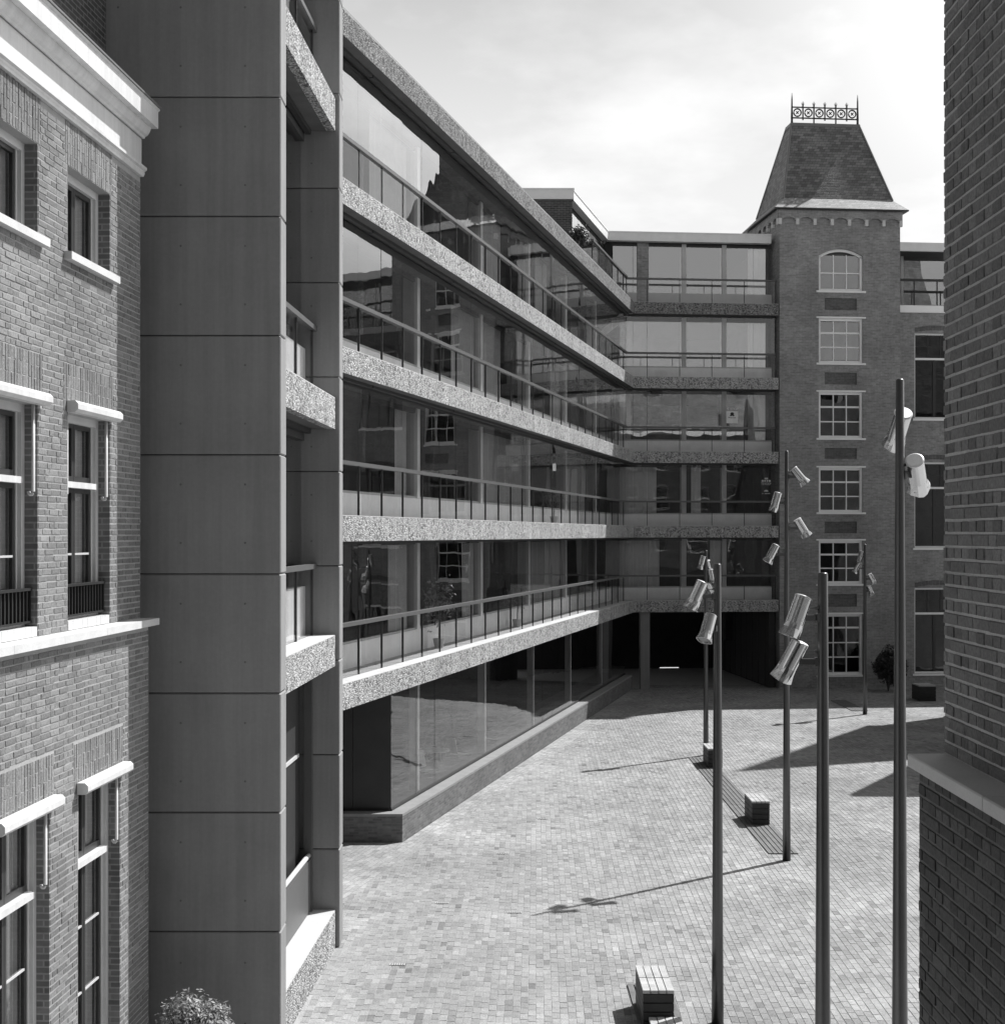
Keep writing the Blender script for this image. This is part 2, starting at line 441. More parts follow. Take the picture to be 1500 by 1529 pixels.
M['woodtop'] = plain('wood_sunlit_top', 0.42, 0.6, var=0.25, vscale=4, fine=0.2, fscale=70)  # bench seat slats, sunlight put into the pale colour
M['wood2'] = plain('strip_wood', 0.14, 0.7, var=0.25, vscale=4, fine=0.2, fscale=70)
M['leaf'] = None
M['black'] = plain('black_print', 0.02, 0.6)
M['fascia'] = plain('roof_fascia', 0.72, 0.5, var=0.05)

def leafmat(name, lo, hi):
    m, nt, out = new_mat(name)
    at = nd(nt, 'ShaderNodeAttribute', attribute_name="tone")
    c = rng(nt, at.outputs['Fac'], 0, 1, lo, hi)
    d = nd(nt, 'ShaderNodeBsdfPrincipled'); lk(nt, c, d.inputs['Base Color']); d.inputs['Roughness'].default_value = 0.42
    t = nd(nt, 'ShaderNodeBsdfTranslucent'); lk(nt, c, t.inputs[0])
    mx = nd(nt, 'ShaderNodeMixShader'); mx.inputs[0].default_value = 0.25
    lk(nt, d.outputs[0], mx.inputs[1]); lk(nt, t.outputs[0], mx.inputs[2]); lk(nt, mx.outputs[0], out.inputs[0])
    return m
M['leaf'] = leafmat('pale_leaf', 0.16, 0.42)
M['leafdark'] = leafmat('dark_leaf', 0.03, 0.07)
M['bark'] = plain('bark', 0.07, 0.9, bump=0.4)

# ------------------------------------------------------------------ brickwork helpers
def photo_px(P):
    if P[1] < 0.3: return None
    return CX + F * P[0] / P[1], HY - F * (P[2] - H) / P[1]
def seen(P, m=0):
    q = photo_px(P)
    return q is not None and -m <= q[0] <= 1500 + m and -m <= q[1] <= 1529 + m
def cut(s0, s1, z0, z1, holes):
    """clip a brick's span against rectangular openings"""
    spans = [(s0, s1)]
    for (h0, h1, g0, g1) in holes:
        if z1 <= g0 + 0.02 or z0 >= g1 - 0.02: continue
        nxt = []
        for a, b in spans:
            if b <= h0 or a >= h1: nxt.append((a, b)); continue
            if a < h0: nxt.append((a, h0))
            if b > h1: nxt.append((h1, b))
        spans = nxt
    return [(a, b) for a, b in spans if b - a > 0.025]
def brick_list(s0, s1, z0, z1, holes, ch=0.0617, joint=0.010, rnd=random, wild=False, vj=0.007):
    out = []
    k = 0; z = z0
    while z + ch <= z1 + 1e-6:
        L, off = (0.222, 0.0) if k % 2 == 0 else (0.111, 0.0555)
        if k % 4 == 2: off = 0.111
        if wild: L, off = 0.222, rnd.choice((0.0, 0.0555, 0.111, 0.166))
        a = s0 - off
        while a < s1:
            ln = L
            if L > 0.2 and rnd.random() < (0.3 if wild else 0.15): ln = 0.111
            p, q = max(a, s0), min(a + ln, s1)
            if q - p > 0.03:
                for u, v in cut(p, q, z, z + ch, holes):
                    out.append((u + vj / 2, v - vj / 2, z + joint / 2, z + ch - joint / 2))
            a += ln
        z += ch; k += 1
    return out
def lay(parent, fr, nface, bricks, mat, depth=0.06, single='brick', rest='brickwork', limit=300, jit=0.0025, flush_end=None):
    """the bricks that show largest in the photo as objects of their own, the others joined into one part"""
    order = []
    for i, (a, b, c, d) in enumerate(bricks):
        P = fr.w((a + b) / 2, nface, (c + d) / 2)
        y = max(P[1], 0.5)
        q = fr.w(a, nface, c), fr.w(b, nface, c)
        w_ = abs(q[0][0] / max(q[0][1], .5) - q[1][0] / max(q[1][1], .5)) * F
        order.append(((w_ * (d - c) * F / y) if seen(P) else 0, i))
    order.sort(reverse=True)
    pick = {i for sc_, i in order[:limit] if sc_ > 0}
    cache = {}
    org = ORG[parent.name]
    mb = MB()
    for i, (a, b, c, d) in enumerate(bricks):
        if i in pick:
            key = (round(b - a, 2), round(d - c, 2), random.randrange(5))
            if key not in cache:
                hl, hh = (b - a) / 2, (d - c) / 2
                j = lambda r=jit: random.uniform(-r, r)
                e = 0.004
                fv = [(-hl + e + j(), 0 + j(), -hh + e + j()), (hl - e + j(), 0 + j(), -hh + e + j()), (hl - e + j(), j(), hh - e + j()), (-hl + e + j(), j(), hh - e + j())]
                mv = [(-hl, 0.006, -hh), (hl, 0.006, -hh), (hl, 0.006, hh), (-hl, 0.006, hh)]
                bv = [(-hl, depth, -hh), (hl, depth, -hh), (hl, depth, hh), (-hl, depth, hh)]
                v = fv + mv + bv
                f = [(0, 1, 2, 3)]
                for o in (0, 4):
                    for k in range(4):
                        l = (k + 1) % 4
                        f.append((o + 4 + k, o + 4 + l, o + l, o + k))
                cache[key] = mesh_data(single, v, f, [random.random() ** 1.2] * len(f), mat)
            o = bpy.data.objects.new(single, cache[key])
            COL.objects.link(o)
            P = fr.w((a + b) / 2, nface + random.uniform(-0.002, 0.002), (c + d) / 2)
            o.location = (P[0] - org[0], P[1] - org[1], P[2] - org[2])
            o.rotation_euler = (0, 0, fr.ang)
            o.parent = parent
        else:
            dn = random.uniform(-0.003, 0.002)
            i0 = len(mb.v)
            j = lambda: random.uniform(-jit, jit)
            for n_, e in ((0.0, 0.003), (-depth, 0.0)):
                for (s_, z_) in ((a + e, c + e), (b - e, c + e), (b - e, d - e), (a + e, d - e)):
                    mb.v.append(fr.w(s_ + j(), nface + dn + n_, z_ + j()))
            t = random.random() ** 1.2
            mb.f.append((i0, i0 + 1, i0 + 2, i0 + 3)); mb.t.append(t)
            for k in range(4):
                l = (k + 1) % 4
                mb.f.append((i0 + 4 + k, i0 + 4 + l, i0 + l, i0 + k)); mb.t.append(t)
    if mb.v:
        mb.build(rest, mat, parent, kind="stuff")
def wall_with_holes(fr, s0, s1, n0, n1, z0, z1, holes):
    """solid wall mesh round rectangular openings"""
    mb = MB()
    ss = sorted({s0, s1} | {h[0] for h in holes if s0 < h[0] < s1} | {h[1] for h in holes if s0 < h[1] < s1})
    for a, b in zip(ss[:-1], ss[1:]):
        zs = [z0]
        hs = sorted([(h[2], h[3]) for h in holes if h[0] < (a + b) / 2 < h[1]])
        cur = z0
        for g0, g1 in hs:
            if g0 > cur: mb.box(fr, a, b, n0, n1, cur, g0)
            cur = max(cur, g1)
        if cur < z1: mb.box(fr, a, b, n0, n1, cur, z1)
    return mb

# ================================================================== GROUND
ground = MB().poly([(-300, -200, -0.007), (300, -200, -0.007), (300, 600, -0.007), (-300, 600, -0.007)]).build('ground', M['sand'])
ground["kind"] = "structure"
ORG[ground.name] = Vector((0, 0, 0))
PV = Fr(0, 0, 50.0 / F, 1)                       # run of the paving courses

def in_court(x, y):
    if x > 0.36 * y + 2.5: return False
    if y > 57.2: return False
    fx = LF.o[0] + (y - LF.o[1]) * 0.252
    if y > 27.9 and x < fx - 0.25: return False
    if y <= 27.9 and x < -4.4: return False
    return True
pav = []
PW, PL = 0.100, 0.212
random.seed(11)
r = -46
while r * PW < 260 * PW:
    n0 = r * PW
    a = 12.5 + random.uniform(0, PL)
    while a < 58:
        P = PV.w(a + PL / 2, n0 + PW / 2, 0)
        if in_court(P[0], P[1]):
            pav.append((a, n0))
        a += PL
    r += 1
# the strips of slats and the drain rows are let into the paving
STRIPS = [(1.66, 2.21, 15.0, 19.1, 0), (4.99, 5.54, 26.9, 38.5, 0), (11.85, 12.40, 48.7, 51.85, 0)]
def in_strip(x, y):
    return any(x0 + 0.06 < x < x1 - 0.06 and y0 + 0.11 < y < y1 - 0.11 for x0, x1, y0, y1, _ in STRIPS)
GRATES = [gnd(593, 1441), gnd(660, 1349), gnd(768, 1363), gnd(750, 1275), gnd(810, 1223), gnd(854, 1190), gnd(903, 1139), gnd(940, 1108)]
pav2 = []
for (a, n0) in pav:
    P = PV.w(a + PL / 2, n0 + PW / 2, 0)
    if in_strip(P[0], P[1]): continue
    fx = (LF.o[0] + (P[1] - LF.o[1]) * 0.252)
    dn = (P[0] - fx) * LF.N[0]
    if P[1] > 19.5 and dn < 0.34: continue
    pav2.append((a, n0))
def paver_score(a, n0):
    P = PV.w(a + PL / 2, n0 + PW / 2, 0)
    return P[1] if seen(P, -4) and P[0] < 1.9 * 1.0 + 0.3057 * (P[1] - 6.9) else 1e9
order = sorted(range(len(pav2)), key=lambda i: paver_score(*pav2[i]))
single = set(order[:300])
cache = []
random.seed(5)
for t in range(14):
    j = lambda r=0.002: random.uniform(-r, r)
    hl, hw, e = PL / 2 - 0.0022, PW / 2 - 0.0022, 0.003
    top = [(-hl + e, -hw + e, j()), (hl - e, -hw + e, j()), (hl - e, hw - e, j()), (-hl + e, hw - e, j())]
    mid = [(-hl, -hw, -0.006), (hl, -hw, -0.006), (hl, hw, -0.006), (-hl, hw, -0.006)]
    bot = [(x, y, -0.02) for x, y, _ in mid]
    f = [(0, 1, 2, 3)]
    for o in (0, 4):
        for k in range(4):
            l = (k + 1) % 4
            f.append((o + 4 + k, o + 4 + l, o + l, o + k))
    cache.append(mesh_data('paver', top + mid + bot, f, [t / 13.0] * len(f), M['paver']))
def paver_tone():
    t = random.gauss(0.58, 0.10)
    if random.random() < 0.06: t -= 0.27
    if random.random() < 0.03: t += 0.2
    return min(1, max(0, t))
mb = MB()
for i, (a, n0) in enumerate(pav2):
    if i in single:
        o = bpy.data.objects.new('paver', cache[int(paver_tone() * 13.49)])
        COL.objects.link(o)
        o.location = PV.w(a + PL / 2, n0 + PW / 2, 0)
        o.rotation_euler = (0, 0, PV.ang)
        o.parent = ground
    else:
        g, dz, t = 0.0022, random.uniform(-0.0015, 0.0015), paver_tone()
        i0 = len(mb.v)
        j = lambda: random.uniform(-0.0015, 0.0015)
        for z, e in ((0.0, 0.002), (-0.02, 0.0)):
            for s_, n_ in ((a + g + e, n0 + PW - g - e), (a + PL - g - e, n0 + PW - g - e), (a + PL - g - e, n0 + g + e), (a + g + e, n0 + g + e)):
                P = PV.w(s_, n_, z + dz + (j() if z == 0.0 else 0))
                mb.v.append(P)
        mb.f.append((i0 + 3, i0 + 2, i0 + 1, i0)[::-1]); mb.t.append(t)
        for k in range(4):
            l = (k + 1) % 4
            mb.f.append((i0 + 4 + k, i0 + 4 + l, i0 + l, i0 + k)); mb.t.append(t)
mb.build('paving', M['paver'], ground, kind="stuff")
# pale border rows along the plinth
mb = MB()
for q in range(-26, 5):
    n0 = -0.115 + q * 0.102 - 0.0
    a = LF.ay(19.5) + (0.106 if q % 2 else 0)
    a1 = CS + 0.5 if q >= 0 else LF.ay(27.93, n0 + .1)
    while a < a1:
        P = LF.w(a + .1, n0 + .05, 0)
        if in_court(P[0], P[1]) or (q >= 0 and P[1] > 27.9):
            mb.box(LF, a + .003, a + .209, n0 + .003, n0 + 0.099, -0.02, random.uniform(-0.001, 0.002), min(1, max(0, random.gauss(.68 if q >= 0 else .6, .12))))
        a += 0.212
mb.build('border_paving', M['paver'], ground, kind="stuff")
# small slotted drains let into the paving
for g in GRATES:
    gr = MB()
    fr = Fr(g[0], g[1], PV.N[0], PV.N[1])
    gr.box(fr, -0.11, 0.11, -0.05, 0.05, -0.03, 0.004)
    go = gr.build('drain_grate', M['rail'], None)
    tag(go, 'small slotted iron drain grate let into the brick paving', 'drain', 'drain grates in the courtyard paving')
    bars = MB()
    for k in range(7):
        x = -0.10 + k * 0.033
        bars.box(fr, x - 0.009, x + 0.009, -0.048, 0.048, 0.0045, 0.010)
    bo = bars.build('grate_bars', M['coping'], go)

# ================================================================== BRICK HOUSE (left)
random.seed(21)
house = thing('brick_house', (-4.6, 14.0, 0), 'brick house with white cornice, awning boxes and tall windows beside the concrete fin', 'house')
UN, LN = 0.0, 0.094                              # upper wall face, lower wall face stands proud
S_END, S_START = 0.0, -7.6
W_R = LW.a(164.5)                                # right edge of the window nearest the fin
WID = LW.a(164.5) - LW.a(101)
PITCH = LW.a(164.5) - LW.a(57)
zU0, zU1 = LW.z(164.5, 411), LW.z(164.5, 290)
zM0, zM1 = LW.z(160, 931), LW.z(160, 628)
zL0, zL1 = 0.45, LW.z(178, 1152, LN)
zledge = LW.z(165, 931)
zcor = LW.z(212, 266)
wins = []
for k in range(3):
    r1 = W_R - k * PITCH
    wins.append((r1 - WID, r1))
holesU = [(a, b, zU0, zU1) for a, b in wins] + [(a, b, zM0, zM1) for a, b in wins]
holesL = [(a + 0.02, b + 0.04, zL0, zL1) for a, b in wins]
wall = wall_with_holes(LW, S_START, S_END - 0.004, -0.34, -0.005, zledge, zcor + 0.35, holesU)
wall.v += []
w2 = wall_with_holes(LW, S_START, S_END - 0.004, -0.34, LN - 0.005, -0.05, zledge - 0.001, holesL)
o_ = len(wall.v); wall.v += w2.v; wall.f += [tuple(i + o_ for i in f) for f in w2.f]; wall.t += w2.t
wall.build('wall', M['mortar_l'], house)
for hl_, nf in ((holesU, UN), (holesL, LN)):
    for (a, b, c, d) in hl_:
        B(LW, b - .008, b + .002, nf - .124, nf - .003, c, d, 'reveal', M['reveal_l'], house)
        B(LW, a - .002, a + .008, nf - .124, nf - .003, c, d, 'reveal', M['reveal_l'], house)
bl = []
sold = 0.33
lintU = [(a - 0.06, b + 0.06, zU1, zcor) for a, b in wins]
lintM = [(a - 0.10, b + 0.10, zM1 - 0.001, zM1 + sold + 0.14) for a, b in wins]
lintL = [(a - 0.08, b + 0.14, zL1 - 0.001, zL1 + sold + 0.14) for a, b in wins]
z0c = zledge
bU = brick_list(S_START + 0.6, S_END, z0c, zcor, holesU + lintU + lintM, wild=True)
for (a, b, c, d) in lintU + lintM:
    s = a
    n_ = int((b - a) / 0.0617); w_ = (b - a) / n_
    for k in range(n_):
        s = a + k * w_
        rows = max(1, round((d - c) / 0.23)); hh = (d - c) / rows
        sh = 0 if k % 2 else hh * 0.5
        zz_ = [c] + [c + sh + hh * q for q in range(rows + 1) if c + 0.03 < c + sh + hh * q < d - 0.03] + [d]
        for z_a, z_b in zip(zz_[:-1], zz_[1:]):
            bU.append((s + .0025, s + w_ - .0025, z_a + .003, z_b - .003))
bL = brick_list(S_START + 0.6, S_END, 0.0, zledge - 0.08, holesL + lintL, wild=True)
for (a, b, c, d) in lintL:
    n_ = int((b - a) / 0.0617); w_ = (b - a) / n_
    for k in range(n_):
        s = a + k * w_
        hh = (d - c) / 2
        sh = 0 if k % 2 else hh * 0.5
        zz_ = [c] + [c + sh + hh * q for q in range(3) if c + 0.03 < c + sh + hh * q < d - 0.03] + [d]
        for z_a, z_b in zip(zz_[:-1], zz_[1:]):
            bL.append((s + .0025, s + w_ - .0025, z_a + .003, z_b - .003))
lay(house, LW, UN, bU, M['brick_l'], limit=140)
lay(house, LW, LN, bL, M['brick_l'], limit=160, rest='brickwork')
# end of the wall is shut by a return
B(LW, S_START, S_END - 0.01, -6, -2.2, 0, zcor + .3, 'rear_wall', M['darkbrick'], house)
# cornice
def profile(fr, s0, s1, pts, name, mat, parent):
    """horizontal moulding: section pts (n, z) swept along s"""
    m_ = MB()
    r0 = [fr.w(s0, n, z) for n, z in pts]; r1 = [fr.w(s1, n, z) for n, z in pts]
    return m_.rings([r1, r0], True).build(name, mat, parent)
zf1 = LW.z(241, 191, 0.24); zf2 = LW.z(243, 164, 0.24)
cs0 = S_START; ce = S_END - 0.03
cor = profile(LW, cs0, ce, [(-0.1, zcor + .10), (0.02, zcor + .10), (0.02, zf1 - .12), (0.03, zf1 - .12), (-0.1, zf1 - .1)], 'frieze', M['white'], house)
profile(LW, cs0, ce + 0.02, [(-0.02, zcor), (0.035, zcor), (0.05, zcor + .03), (0.05, zcor + .055), (0.075, zcor + .07), (0.075, zcor + .10), (-0.02, zcor + .10)], 'cornice_moulding', M['white'], house)
profile(LW, cs0, ce + 0.01, [(-0.05, zf1 - .12), (0.05, zf1 - .12), (0.06, zf1 - .10), (0.085, zf1 - .085), (0.11, zf1 - .05), (0.125, zf1 - .01), (0.125, zf1 + .03), (-0.05, zf1 + .03)], 'cove_moulding', M['white'], house)
profile(LW, cs0, ce + 0.05, [(-0.3, zf1), (0.195, zf1), (0.195, zf2 - .03), (0.215, zf2 - .015), (0.215, zf2), (-0.3, zf2)], 'cornice_fascia', M['white'], house)
profile(LW, cs0, ce + 0.06, [(-0.35, zf2 + .002), (0.23, zf2 + .002), (0.23, zf2 + .022), (-0.35, zf2 + .09)], 'gutter_edge', M['lead'], house)
B(LW, S_START, S_END + 0.35, -4.5, -0.52, zf2 + .05, 15.5, 'upper_wall', M['darkbrick'], house)
# ledge in slabs
a = S_END + 0.03
k = 0
while a > S_START + 0.5:
    L = 1.15 if k else 0.55
    B(LW, a - L + .004, a, -0.05, 0.205, zledge - 0.075, zledge, 'ledge_slab', M['stone'], house)
    a -= L; k += 1
def house_window(a, b, z0, z1, face, ztr, muntins, door):
    """deep-set window: white frame, dark casements, curtains"""
    n = face - 0.125
    fw, ft = 0.085, 0.075
    fm = MB()
    fm.box(LW, a, a + fw, n - .1, n, z0, z1).box(LW, b - fw, b, n - .1, n, z0, z1)
    fm.box(LW, a + fw, b - fw, n - .1, n, z1 - ft, z1).box(LW, a + fw, b - fw, n - .1, n, z0, z0 + 0.06)
    # inner bead of the frame
    fm.box(LW, b - fw - 0.035, b - fw, n - .1, n - .035, z0 + .06, z1 - ft).box(LW, a + fw, a + fw + 0.035, n - .1, n - .035, z0 + .06, z1 - ft)
    w = fm.build('window', M['offwhite'], house)
    ia, ib = a + fw + .036, b - fw - .036
    mid = (ia + ib) / 2
    if ztr:
        B(LW, ia, ib, n - .09, n + 0.03, ztr, ztr + 0.06, 'transom', M['white'], w)
    levels = ([(z0 + .061, ztr - .001), (ztr + .061, z1 - ft - .001)] if ztr else [(z0 + .061, z1 - ft - .001)])
    for li, (y0, y1) in enumerate(levels):
        for (p, q) in ((ia, mid - .004), (mid + .004, ib)):
            sm = MB(); t = 0.045
            m0 = n - .085; m1 = n - .045
            sm.box(LW, p, p + t, m0, m1, y0, y1).box(LW, q - t, q, m0, m1, y0, y1)
            sm.box(LW, p + t, q - t, m0, m1, y0, y0 + .06).box(LW, p + t, q - t, m0, m1, y1 - t, y1)
            sm.build('sash', M['sash'], w)
            B(LW, p + t, q - t, n - .068, n - .062, y0 + .06, y1 - t, 'pane', M['oldglass'], w)
            if li == 0:
                for mz in muntins:
                    if y0 + .1 < mz < y1 - .1:
                        B(LW, p + t, q - t, n - .06, n - .045, mz - .010, mz + .010, 'muntin', M['column'], w)
    # curtain with folds, drawn along the sides
    cv = MB(); m_ = 60
    for i in range(m_):
        u0, u1 = ia + (ib - ia) * i / m_, ia + (ib - ia) * (i + 1) / m_
        f0 = lambda k: n - .135 + .018 * math.sin(k * 1.35) + .008 * math.sin(k * .31 + a)
        cv.poly([LW.w(u0, f0(i), z0 + .05), LW.w(u1, f0(i + 1), z0 + .05), LW.w(u1, f0(i + 1), z1), LW.w(u0, f0(i), z1)])
    cv.build('curtain', M['sheer'], w)
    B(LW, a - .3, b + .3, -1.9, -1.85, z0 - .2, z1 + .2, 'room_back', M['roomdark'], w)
    return w
def awning(a, b, ztop, face, arm):
    """white roll-up sunscreen box with its two drop arms"""
    h = 0.112
    p = [(0.004, ztop - h), (0.085, ztop - h), (0.115, ztop - h + .03), (0.115, ztop - .03), (0.085, ztop), (0.004, ztop)]
    r0 = [LW.w(a, face + n, z) for n, z in p]; r1 = [LW.w(b, face + n, z) for n, z in p]
    bx_ = MB().rings([r1, r0], True).build('awning_box', M['white'], house)
    for s_ in (a + 0.055, b - 0.135):
        pts = [LW.w(s_, face - .02, ztop - h), LW.w(s_, face - .02, ztop - arm)]
        for i in range(1, 6):
            an = math.pi * i / 5
            pts.append(LW.w(s_ - 0.0, face - .02 - 0.022 * (1 - math.cos(an)), ztop - arm - 0.03 * math.sin(an)))
        MB().tube(pts, 0.016, 8).build('awning_arm', M['offwhite'], bx_, smooth=True)
for k, (a, b) in enumerate(wins):
    house_window(a, b, zU0, zU1, UN, None, [], False)
    sl = MB().box(LW, a - 0.09, b + 0.10, -0.12, 0.075, zU0 - 0.075, zU0)
    sl.build('window_sill', M['stone'], house)
    ztr = LW.z(140, 731, -0.1)
    house_window(a, b, zM0 + 0.09, zM1, UN, ztr, [LW.z(130, 827, -.1)], True)
    awning(a - 0.03, b + 0.07, zM1 + 0.105, UN, 0.90)
    # pale tile row under the window and the low iron railing
    for i in range(9):
        u = a + .02 + (b - a - .04) * i / 9
        B(LW, u, u + (b - a - .04) / 9 - .008, -0.3, 0.0, zM0 + .001, zM0 + 0.088, 'sill_tile', M['white'], house)
    rz0, rz1 = zM0 + 0.12, zM0 + 0.44
    rl = MB().box(LW, a + .005, b - .005, -0.09, -0.05, rz1 - .025, rz1).box(LW, a + .005, b - .005, -0.085, -0.055, rz0, rz0 + .02).build('window_railing', M['iron'], house)
    for i in range(15):
        u = a + .03 + (b - a - .06) * i / 14
        B(LW, u - .006, u + .006, -0.082, -0.058, rz0 + .02, rz1 - .025, 'railing_bar', M['iron'], rl)
    B(LW, a + .01, b - .01, -0.100, -0.094, rz0, rz1, 'railing_screen', M['sash'], rl)
    ztr2 = LW.z(158, 1272, LN - .1)
    house_window(a + 0.02, b + 0.04, zL0, zL1, LN, ztr2, [LW.z(150, 1381, LN), LW.z(150, 1480, LN)], True)
    awning(a - 0.02, b + 0.12, zL1 + 0.09, LN, 0.80)
    B(LW, a - .05, b + .1, -0.1, LN + .06, zL0 - .08, zL0 - .001, 'door_sill', M['stone'], house)

# ================================================================== CONCRETE APARTMENT BUILDING
random.seed(31)
apt = thing('apartment_building', (-2.5, 24.0, 0), 'concrete apartment building with tall fins, pebbled balcony bands and glass railings', 'building')
# ---- fins made of stacked panels
PH, Z1 = 1.372, 1.43
def fin(tip, y, left, thick, name):
    core = MB().prism([(tip - .03, y + .03), (tip - .03, y + thick - .03), (left, y + thick - .03), (left, y + .03)], 0, 16.6)
    f_ = core.build(name, M['joint'], apt)
    z = 0.0; zt = Z1 - 0.0
    while z < 16.4:
        top = min(zt, 16.6)
        p = MB()
        g = 0.011; c = 0.012
        fp = [(tip - c, y), (tip, y + c), (tip, y + thick), (left, y + thick), (left, y)]
        fp.reverse()
        def ring(d, zz_):
            cx_ = (tip + left) / 2; cy_ = y + thick / 2
            return [(px_ - d * (1 if px_ > cx_ else -1), py_ + d * (1 if py_ < cy_ else -1), zz_) for px_, py_ in fp]
        p.rings([ring(0.012, z + g * .5)[::-1], ring(0, z + g + .008)[::-1], ring(0, top - g - .008)[::-1], ring(0.012, top - g * .5)[::-1]])
        pn = p.build('panel', M['fin'], f_)
        for hx in (tip - 0.41, tip - 1.15, tip - 1.87):
            for hz in (0.26, 0.75):
                zc = z + (top - z) * hz
                d = MB()
                ring_ = [[(hx + r_ * math.cos(i * math.pi / 5), y - dd, zc + r_ * math.sin(i * math.pi / 5)) for i in range(10)] for r_, dd in ((0.013, 0.0005), (0.012, 0.002), (0.008, 0.0025))]
                d.rings(ring_, True)
                d.build('tie_hole', M['dot'], f_)
        z = zt; zt += PH
    return f_
FT = 0.40
fin(-2.548, 16.5, -5.6, FT, 'fin')
fin(-2.363, 20.84, -6.2, FT, 'fin')
# ---- railing and balcony builders
def railing(fr, s0, s1, zt, posts, parent, n=-0.32, hgt=0.99, first=True):
    """handrail on thin posts with glass between"""
    r_ = B(fr, s0, s1, n - .055, n + .05, zt + hgt - .07, zt + hgt, 'handrail', M['rail'], parent)
    ps = posts
    for p in ps:
        B(fr, p - .009, p + .009, n - .025, n + .015, zt + .001, zt + hgt - .071, 'baluster', M['dark'], parent)
    edges = [s0] + [p for p in ps if s0 + .1 < p < s1 - .1] + [s1]
    for a, b in zip(edges[:-1], edges[1:]):
        jn = random.uniform(-.0015, .0015)
        g = MB()
        i_, j_ = a + .02, b - .02
        g.hexa([fr.w(i_, n + .006 + jn, zt + .025), fr.w(j_, n + .006 - jn, zt + .025), fr.w(j_, n - .004 - jn, zt + .025), fr.w(i_, n - .004 + jn, zt + .025)],
               [fr.w(i_, n + .006 + jn, zt + hgt - .075), fr.w(j_, n + .006 - jn, zt + hgt - .075), fr.w(j_, n - .004 - jn, zt + hgt - .075), fr.w(i_, n - .004 + jn, zt + hgt - .075)])
        g.build('glass_panel', M['railglass'], parent)
def band(fr, s0, s1, zb, joints, name='balcony', bh=0.44, n=0.0, back=-5.4, mitre=None, slabmat='slab', top_in=0.0):
    """floor slab with pebbled fascia panels"""
    sl = MB().box(fr, s0, s1, back, n - .20, zb + .03, zb + bh - .004).build(name, M[slabmat], apt)
    ed = [s0] + [j for j in joints if s0 + .2 < j < s1 - .2] + [s1]
    for a, b in zip(ed[:-1], ed[1:]):
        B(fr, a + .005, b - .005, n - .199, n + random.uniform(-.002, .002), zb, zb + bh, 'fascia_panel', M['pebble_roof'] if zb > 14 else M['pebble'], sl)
        B(fr, a + .005, b - .005, n - .198, n - .004, zb - .004, zb - .001, 'fascia_shade_sheet', M['soffit'], sl)  # dark sheet standing for the shade under the fascia
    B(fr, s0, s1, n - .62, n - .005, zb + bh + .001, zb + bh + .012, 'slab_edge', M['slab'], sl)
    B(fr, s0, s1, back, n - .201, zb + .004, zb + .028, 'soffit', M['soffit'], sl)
    B(fr, s0, s1, back, -1.12, zb + bh - .003, zb + bh + .004, 'room_floor', M['soffit'], sl)  # dark sheet added over the slab to keep the rooms dim
    return sl
def panes(fr, edges, n, z0, z1, mat, parent, ang=0.0025, thick=0.008, gap=.006):
    for a, b in zip(edges[:-1], edges[1:]):
        t = random.uniform(-ang, ang) * (b - a)
        q = random.uniform(-ang, ang) * .6
        g = MB().hexa([fr.w(a + gap, n + t, z0), fr.w(b - gap, n - t, z0), fr.w(b - gap, n - t - thick, z0), fr.w(a + gap, n + t - thick, z0)],
                      [fr.w(a + gap, n + t + q, z1), fr.w(b - gap, n - t + q, z1), fr.w(b - gap, n - t + q - thick, z1), fr.w(a + gap, n + t + q - thick, z1)])
        g.build('pane', mat, parent)
def drape(fr, s0, s1, n, z0, z1, parent, step=0.09, amp=0.035, name='curtain', mat='curtain'):
    cv = MB(); m_ = max(4, int((s1 - s0) / step))
    for i in range(m_):
        u0, u1 = s0 + (s1 - s0) * i / m_, s0 + (s1 - s0) * (i + 1) / m_
        c0, c1 = n + amp * math.sin(i * 2.1), n + amp * math.sin((i + 1) * 2.1)
        cv.poly([fr.w(u0, c0, z0), fr.w(u1, c1, z0), fr.w(u1, c1, z1), fr.w(u0, c0, z1)])
    return cv.build(name, M[mat], parent)
ZB = [3.0, 5.88, 8.76, 11.64, 14.52]
BH = 0.44
